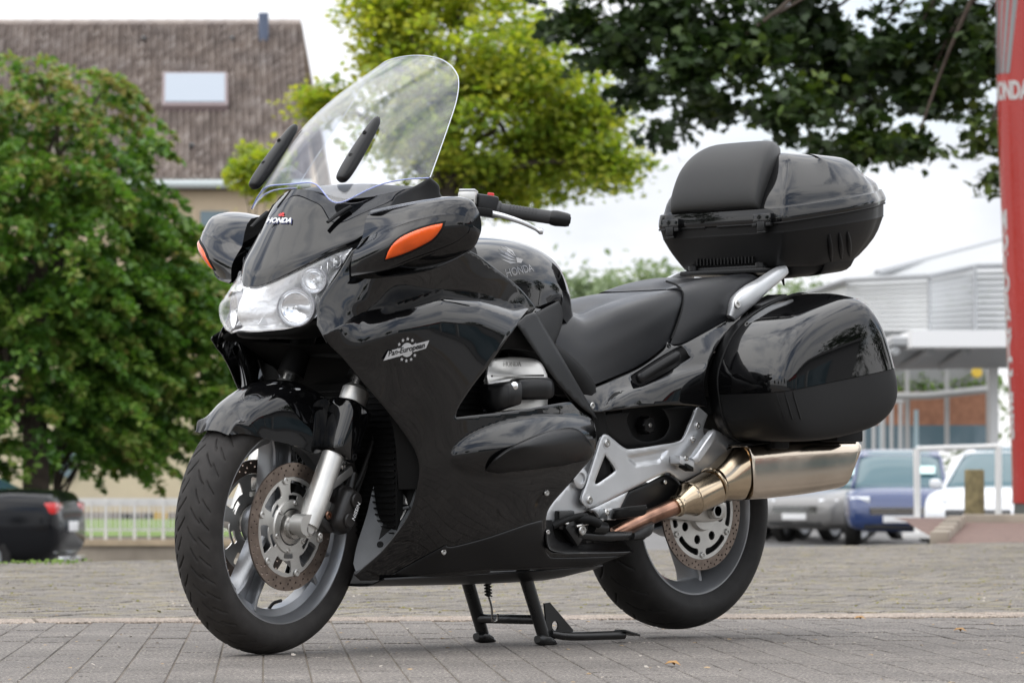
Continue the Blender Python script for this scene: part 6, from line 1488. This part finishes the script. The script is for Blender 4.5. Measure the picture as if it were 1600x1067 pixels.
mk('silencer_top_shield', loft([[e0+(e1-e0)*t+yv*a*p[0]+zv*(h_+.004*p[2])+ad*t**3*.035 for p in se((0, 0, 0), X_, Z_, 1, 1, 3, 16)] for t, a, h_ in ((.0, .05, .073), (.3, .053, .077), (.7, .053, .074), (.96, .05, .063))], 3, 1), DARK, mf)
mk('silencer_bracket', box(P(1128, 770, .21), X_, Y_, Z_, (.05, .03, .05), .008), DARK, mf)

# ---------------- panniers
PO3 = [(-.640, .63), (-.632, .69), (-.652, .745), (-.690, .80), (-.745, .845), (-.815, .880), (-.895, .908), (-.965, .925), (-1.02, .918), (-1.075, .868), (-1.112, .795), (-1.140, .722), (-1.147, .700), (-1.146, .650), (-1.115, .603), (-1.05, .565), (-.95, .542), (-.83, .526), (-.715, .528), (-.662, .570)]
PC = (-.895, .70)
def ring3(y, sx, sz, dx=0., dz=0.): return [np.array([PC[0]+(x-PC[0])*sx+dx, y, PC[1]+(z-PC[1])*sz+dz]) for x, z in PO3]
base_g = loft([ring3(.195, .93, .90, -.006, 0), ring3(.203, .97, .96, -.003, 0), ring3(.245, 1.0, 1.0, 0, 0)], 2, 3)
lid_full = loft([ring3(.247, 1.0, 1.0), ring3(.30, 1., .998), ring3(.36, .996, .988, -.002, -.002), ring3(.408, .984, .962, -.006, -.006), ring3(.434, .962, .918, -.010, -.010), ring3(.448, .915, .84, -.013, -.013), ring3(.456, .80, .68, -.016, -.016), ring3(.461, .52, .42, -.018, -.018), ring3(.4625, .15, .12, -.018, -.018)], 4, 3)
def split_z(geo, zf, keep_above):
    V, F = geo; V = np.asarray(V)
    bm = bmesh.new(); vs = [bm.verts.new(tuple(p)) for p in V]
    for f in F:
        try: bm.faces.new([vs[i] for i in f])
        except ValueError: pass
    co, no = zf
    bmesh.ops.bisect_plane(bm, geom=bm.verts[:]+bm.edges[:]+bm.faces[:], plane_co=Vector(co), plane_no=Vector(no), clear_inner=keep_above, clear_outer=not keep_above)
    bm.verts.index_update(); r = (np.array([tuple(v.co) for v in bm.verts]), [tuple(v.index for v in f.verts) for f in bm.faces]); bm.free(); return r
# paint above the styling line, textured plastic below it
sa, sb = P(1135, 614, .26), P(1391, 574, .42); dl = sb-sa; n_ = np.array([-dl[2], 0, dl[0]]); n_ = n_ if n_[2] > 0 else -n_; n_ /= np.linalg.norm(n_)
up_g = split_z(lid_full, (sa, n_), True); lo_g = split_z(lid_full, (sa-n_*.0015, n_), False)
lo_g = (lo_g[0]-np.array([0, .0015, 0]), lo_g[1])
for f in (ID, mir):
    pn = mk('pannier', f(base_g), SATIN, bike, angle=50)
    mk('pannier_lid', f(up_g), PAINT, pn, angle=60)
    mk('pannier_lower_shell', f(lo_g), MATTE, pn, angle=60)
    mk('pannier_seal', f([tube([q+np.array([0, .001, 0]) for q in cr(ring3(.246, 1.004, 1.004), 3, True)]+[np.array(ring3(.246, 1.004, 1.004)[0])], .0028, 6, 1)]), DARK, pn)
def on_obj(o, pts, lift=.001):
    """drop photo points onto a built surface"""
    from mathutils.bvhtree import BVHTree
    t = BVHTree.FromObject(o, bpy.context.evaluated_depsgraph_get()); r = []
    for u, v in pts:
        d = FW*FPX+RX*(u-800)-UP*(v-533.5); d /= np.linalg.norm(d)
        h = t.ray_cast(Vector(CAM), Vector(d))
        if h[0] is not None: 
            nn = h[1] if h[1].dot(Vector(d)) < 0 else -h[1]
            r.append(np.array(h[0]+nn*lift))
    return r
SHELL = [o for o in bike.children_recursive if o.name.startswith('pannier_lower_shell')][0]
PL = SHELL.parent
for u0, u1, v0, v1 in ((1209, 1226, 603, 655), (1222, 1238, 600, 655), (1234, 1251, 598, 655)):
    q = on_obj(SHELL, [(u0+(u1-u0)*t**1.0, v0+(v1-v0)*t) for t in np.linspace(0, 1, 9)], .0008)
    if len(q) > 3: mk('pannier_rib', tube(q, .0022, 6, 1), MATTE, PL)
q = on_obj(SHELL, [(1371, 578), (1388, 573)], .002)
if len(q) == 2:
    d = q[1]-q[0]; mk('pannier_latch_plate', box((q[0]+q[1])/2-Z_*.008, d, Y_, np.cross(d, Y_), (np.linalg.norm(d)*1.35, .006, .022), .002), SATIN, PL)
mk('pannier_foot', abox(-1.05, -.94, .34, .40, .525, .565, .004), DARK, PL); mk('pannier_foot', abox(-.84, -.78, .24, .32, .505, .54, .006), DARK, PL)
for s in (1, -1): mk('pannier_rail', tube([(-.70, .18*s, .60), (-.78, .18*s, .56), (-1.0, .18*s, .57), (-1.05, .18*s, .64)], .011, 10, 4), DARK, bike)
mk('rear_fender', patch(symm([[(-.55, 0, .62), (-.55, .08, .60), (-.55, .1, .52)], [(-.75, 0, .70), (-.75, .08, .68), (-.75, .1, .60)], [(-.98, 0, .66), (-.98, .09, .64), (-.98, .10, .58)], [(-1.10, 0, .50), (-1.10, .09, .49), (-1.10, .1, .48)], [(-1.14, 0, .40), (-1.14, .09, .40), (-1.14, .1, .40)]]), 4, 3, .004), DARK, bike)
tl = mk('tail_cowl', loft([se((x, 0, z), Y_, Z_, a, b, 3, 16) for x, z, a, b in ((-.70, .80, .16, .07), (-.9, .84, .17, .075), (-1.08, .85, .16, .07), (-1.16, .85, .12, .04))], 3, 2), PAINT, bike)
mk('tail_light', loft([se((x, 0, .86), Y_, Z_, a, b, 3, 16) for x, a, b in ((-1.14, .12, .035), (-1.165, .11, .030), (-1.172, .07, .015))], 2, 2), REDL, bike)
mk('number_plate', box((-1.165, 0, .56), (.3, 0, 1), Y_, (1, 0, -.3), (.19, .22, .003)), WHITEP, bike)

# ---------------- grab rails and rack
for sd in (1, -1):
    pts = [(1142, 497, .185), (1152, 478, .190), (1170, 462, .190), (1190, 447, .185), (1213, 430, .178), (1226, 422, .170)]
    rings = []
    W_ = [(.010, .014), (.019, .027), (.020, .028), (.017, .022), (.015, .019), (.012, .013)]
    C3 = [P(*q)*np.array([1, sd, 1]) for q in pts]
    for i, c in enumerate(C3):
        t = C3[min(i+1, 5)]-C3[max(i-1, 0)]; t /= np.linalg.norm(t); n = np.cross(t, Y_); n /= np.linalg.norm(n)
        rings.append(se(c, Y_, n, W_[i][0], W_[i][1], 3, 14))
    rail = mk('grab_rail', [loft(rings, 4, 2)], SILVER, bike, angle=60)
    bolt(P(1151, 476, .207)*np.array([1, sd, 1]), (0, sd, .1), .0115, rail, STEEL)
    mk('rail_hook', tube([P(1222, 432, .17)*np.array([1, sd, 1]), P(1225, 446, .17)*np.array([1, sd, 1])], [.006, .002], 8, 1), DARK, rail)
mk('rack', abox(-1.12, -.93, -.15, .15, .985, .998, .004), SATIN, bike)
# black bracket between rail and pannier
for s in (1, -1): mk('pannier_bracket', box(P(1195, 474, .20)*np.array([1, s, 1]), np.array([-.95, 0, .3]), Y_, Z_, (.11, .07, .02), .003), SATIN, bike)

# ---------------- top box
def tb(z, xf, xb, wf, wm, wb, rf=.03):
    """horizontal ring: front edge xf, rear edge xb, half widths at front, middle, rear"""
    xm = (xf*.55+xb*.45)
    h_ = [(xf+.006, 0), (xf+.002, wf*.55), (xf-.004, wf-rf*.6), (xf-.022, wf), (xf-.10, wf+(wm-wf)*.55), (xm, wm), (xm-.12, wm-.008), (xb+.075, wb+.022), (xb+.035, wb+.006), (xb+.008, wb-.022), (xb, wb*.5), (xb-.004, 0)]
    r = [np.array([x, y, z]) for x, y in h_]; return r+[p*np.array([1, -1, 1]) for p in r[-2:0:-1]]
def tilt(rings, k=-.045, x0=-.95): return [[p+np.array([0, 0, (x0-p[0])*(k[i] if hasattr(k, '__len__') else k)]) for p in r] for i, r in enumerate(rings)]
bz = [tb(.998, -.975, -1.27, .165, .19, .13, .03), tb(1.004, -.965, -1.325, .175, .205, .16), tb(1.05, -.945, -1.380, .205, .248, .195), tb(1.090, -.930, -1.402, .222, .270, .21), tb(1.092, -.930, -1.403, .223, .271, .211), tb(1.118, -.925, -1.405, .228, .275, .21)]
for r in bz:
    pass
kt = .17
tbx = mk('top_box', loft(tilt(bz, (.06, .07, .11, .15, .15, .17)), 3, 3), MATTE, bike, angle=45)
mk('box_underside_step', loft(tilt([tb(.958, -1.08, -1.20, .12, .15, .12), tb(.964, -1.05, -1.245, .155, .185, .14), tb(.99, -1.02, -1.30, .17, .205, .155), tb(1.06, -1.0, -1.345, .175, .215, .165)], .13), 2, 3), MATTE, tbx)
lz = [tb(1.121, -.924, -1.408, .232, .278, .213), tb(1.135, -.922, -1.410, .233, .280, .214), tb(1.158, -.924, -1.402, .230, .274, .208), tb(1.159, -.925, -1.401, .229, .272, .207), tb(1.161, -.930, -1.396, .222, .263, .202), tb(1.20, -.945, -1.388, .216, .252, .195), tb(1.255, -.985, -1.350, .194, .226, .170), tb(1.300, -1.020, -1.285, .165, .195, .13), tb(1.318, -1.05, -1.24, .13, .15, .09), tb(1.322, -1.09, -1.19, .06, .07, .04)]
lid = mk('top_box_lid', loft(tilt(lz, (.17, .17, .165, .165, .16, .12, .055, .01, 0, 0)), 4, 3), PAINT, tbx, angle=45)
# backrest pad on the box's front face
pd = []
for z, x, w, d_ in ((1.152, -.926, .150, .010), (1.158, -.915, .158, .022), (1.20, -.925, .160, .030), (1.26, -.955, .155, .036), (1.305, -.995, .142, .038), (1.333, -1.035, .120, .034), (1.345, -1.07, .09, .022), (1.348, -1.10, .05, .010)):
    pd.append(se((x-.012, -.015, z), Y_, np.array([.86, 0, .5]), w, d_, 4.5, 20))
mk('backrest_pad', loft(pd, 4, 2), PAD, tbx, angle=70)
mk('box_seam', tube([np.array(p) for p in cr(tilt([tb(1.1195, -.923, -1.407, .231, .278, .212)], kt)[0], 3, True)], .003, 6, 1), DARK, tbx)
for y in (-.165, .165):
    hg = mk('box_latch', [box((-.917, y, 1.128), Y_, X_, Z_, (.060, .02, .030), .004)], PAINT, tbx)
    mk('latch_tongue', [box((-.913, y, 1.108), Y_, X_, Z_, (.028, .018, .026), .003)], SATIN, hg)
    mk('latch_pad', [box((-.912, y-.024, 1.112), Y_, X_, Z_, (.016, .014, .009), .002), box((-.912, y+.024, 1.112), Y_, X_, Z_, (.016, .014, .009), .002), box((-.912, y, 1.092), Y_, X_, Z_, (.030, .012, .006), .002)], SATIN, hg)
TBL = tbx
for k in range(3):
    u0 = (1297, 1313, 1326)[k]
    q = on_obj(tbx, [(u0+(t-.5)*4, v) for t, v in zip(np.linspace(0, 1, 7), np.linspace(366-k*2, 408-k*4, 7))], .0)
    if len(q) > 3: mk('box_rib', tube(q, [.003, .007, .008, .007, .003], 10, 1), MATTE, tbx)
mk('box_mount', [box((-1.00, 0, 1.000), X_, Y_, Z_, (.09, .27, .014), .003)]+[disc_cyl((-.955, y, 1.0), Z_, .014, .014) for y in (-.12, .12)], SATIN, bike)
mk('box_vent', [box((-.952, -.10+k*.0125, 1.022), Y_, X_, Z_, (.004, .012, .018)) for k in range(17)], DARK, tbx)

# ---------------- emblem on the fairing: ring of stars, globe and lettered bar
EM = (635.5, 546.5)
def star(r):
    p = []
    for i in range(10): a = math.pi/2+i*math.pi/5; q = r if i % 2 == 0 else r*.42; p.append((q*math.cos(a), q*math.sin(a)))
    return p
def prism2(pts, t=.001):
    n = len(pts); V = [(x, y, t) for x, y in pts]+[(x, y, 0) for x, y in pts]
    return np.array(V), [tuple(range(n)), tuple(range(2*n-1, n-1, -1))]+[(i, i+n, (i+1) % n+n, (i+1) % n) for i in range(n)]
yE = lambda p: yFair(p)
RE = .034
for k in range(12):
    a = k*math.pi/6; V, Fc = prism2([(x+.0265*math.cos(a), y+.0265*math.sin(a)) for x, y in star(.0050)]); decal('emblem_star', V, Fc, *EM, yE, 0, SILVER, fairL, .0008)
V, Fc = prism2([(.017*math.cos(t), .017*math.sin(t)) for t in np.arange(28)*2*math.pi/28], .0014); decal('emblem_globe', V, Fc, *EM, yE, 0, SILVER, fairL, .0006)
V, Fc = prism2([(-.068, -.012), (.052, -.007), (.064, .010), (-.052, .008)], .0022); decal('emblem_bar', V, Fc, *EM, yE, 12, SILVER, fairL, .0008)
V, Fc = text_mesh('Pan-European', .0185, .0003, .35, 1.0, .0004); decal('emblem_lettering', V, Fc, EM[0]-2, EM[1]-.5, yE, 12, DARK, fairL, .0034)
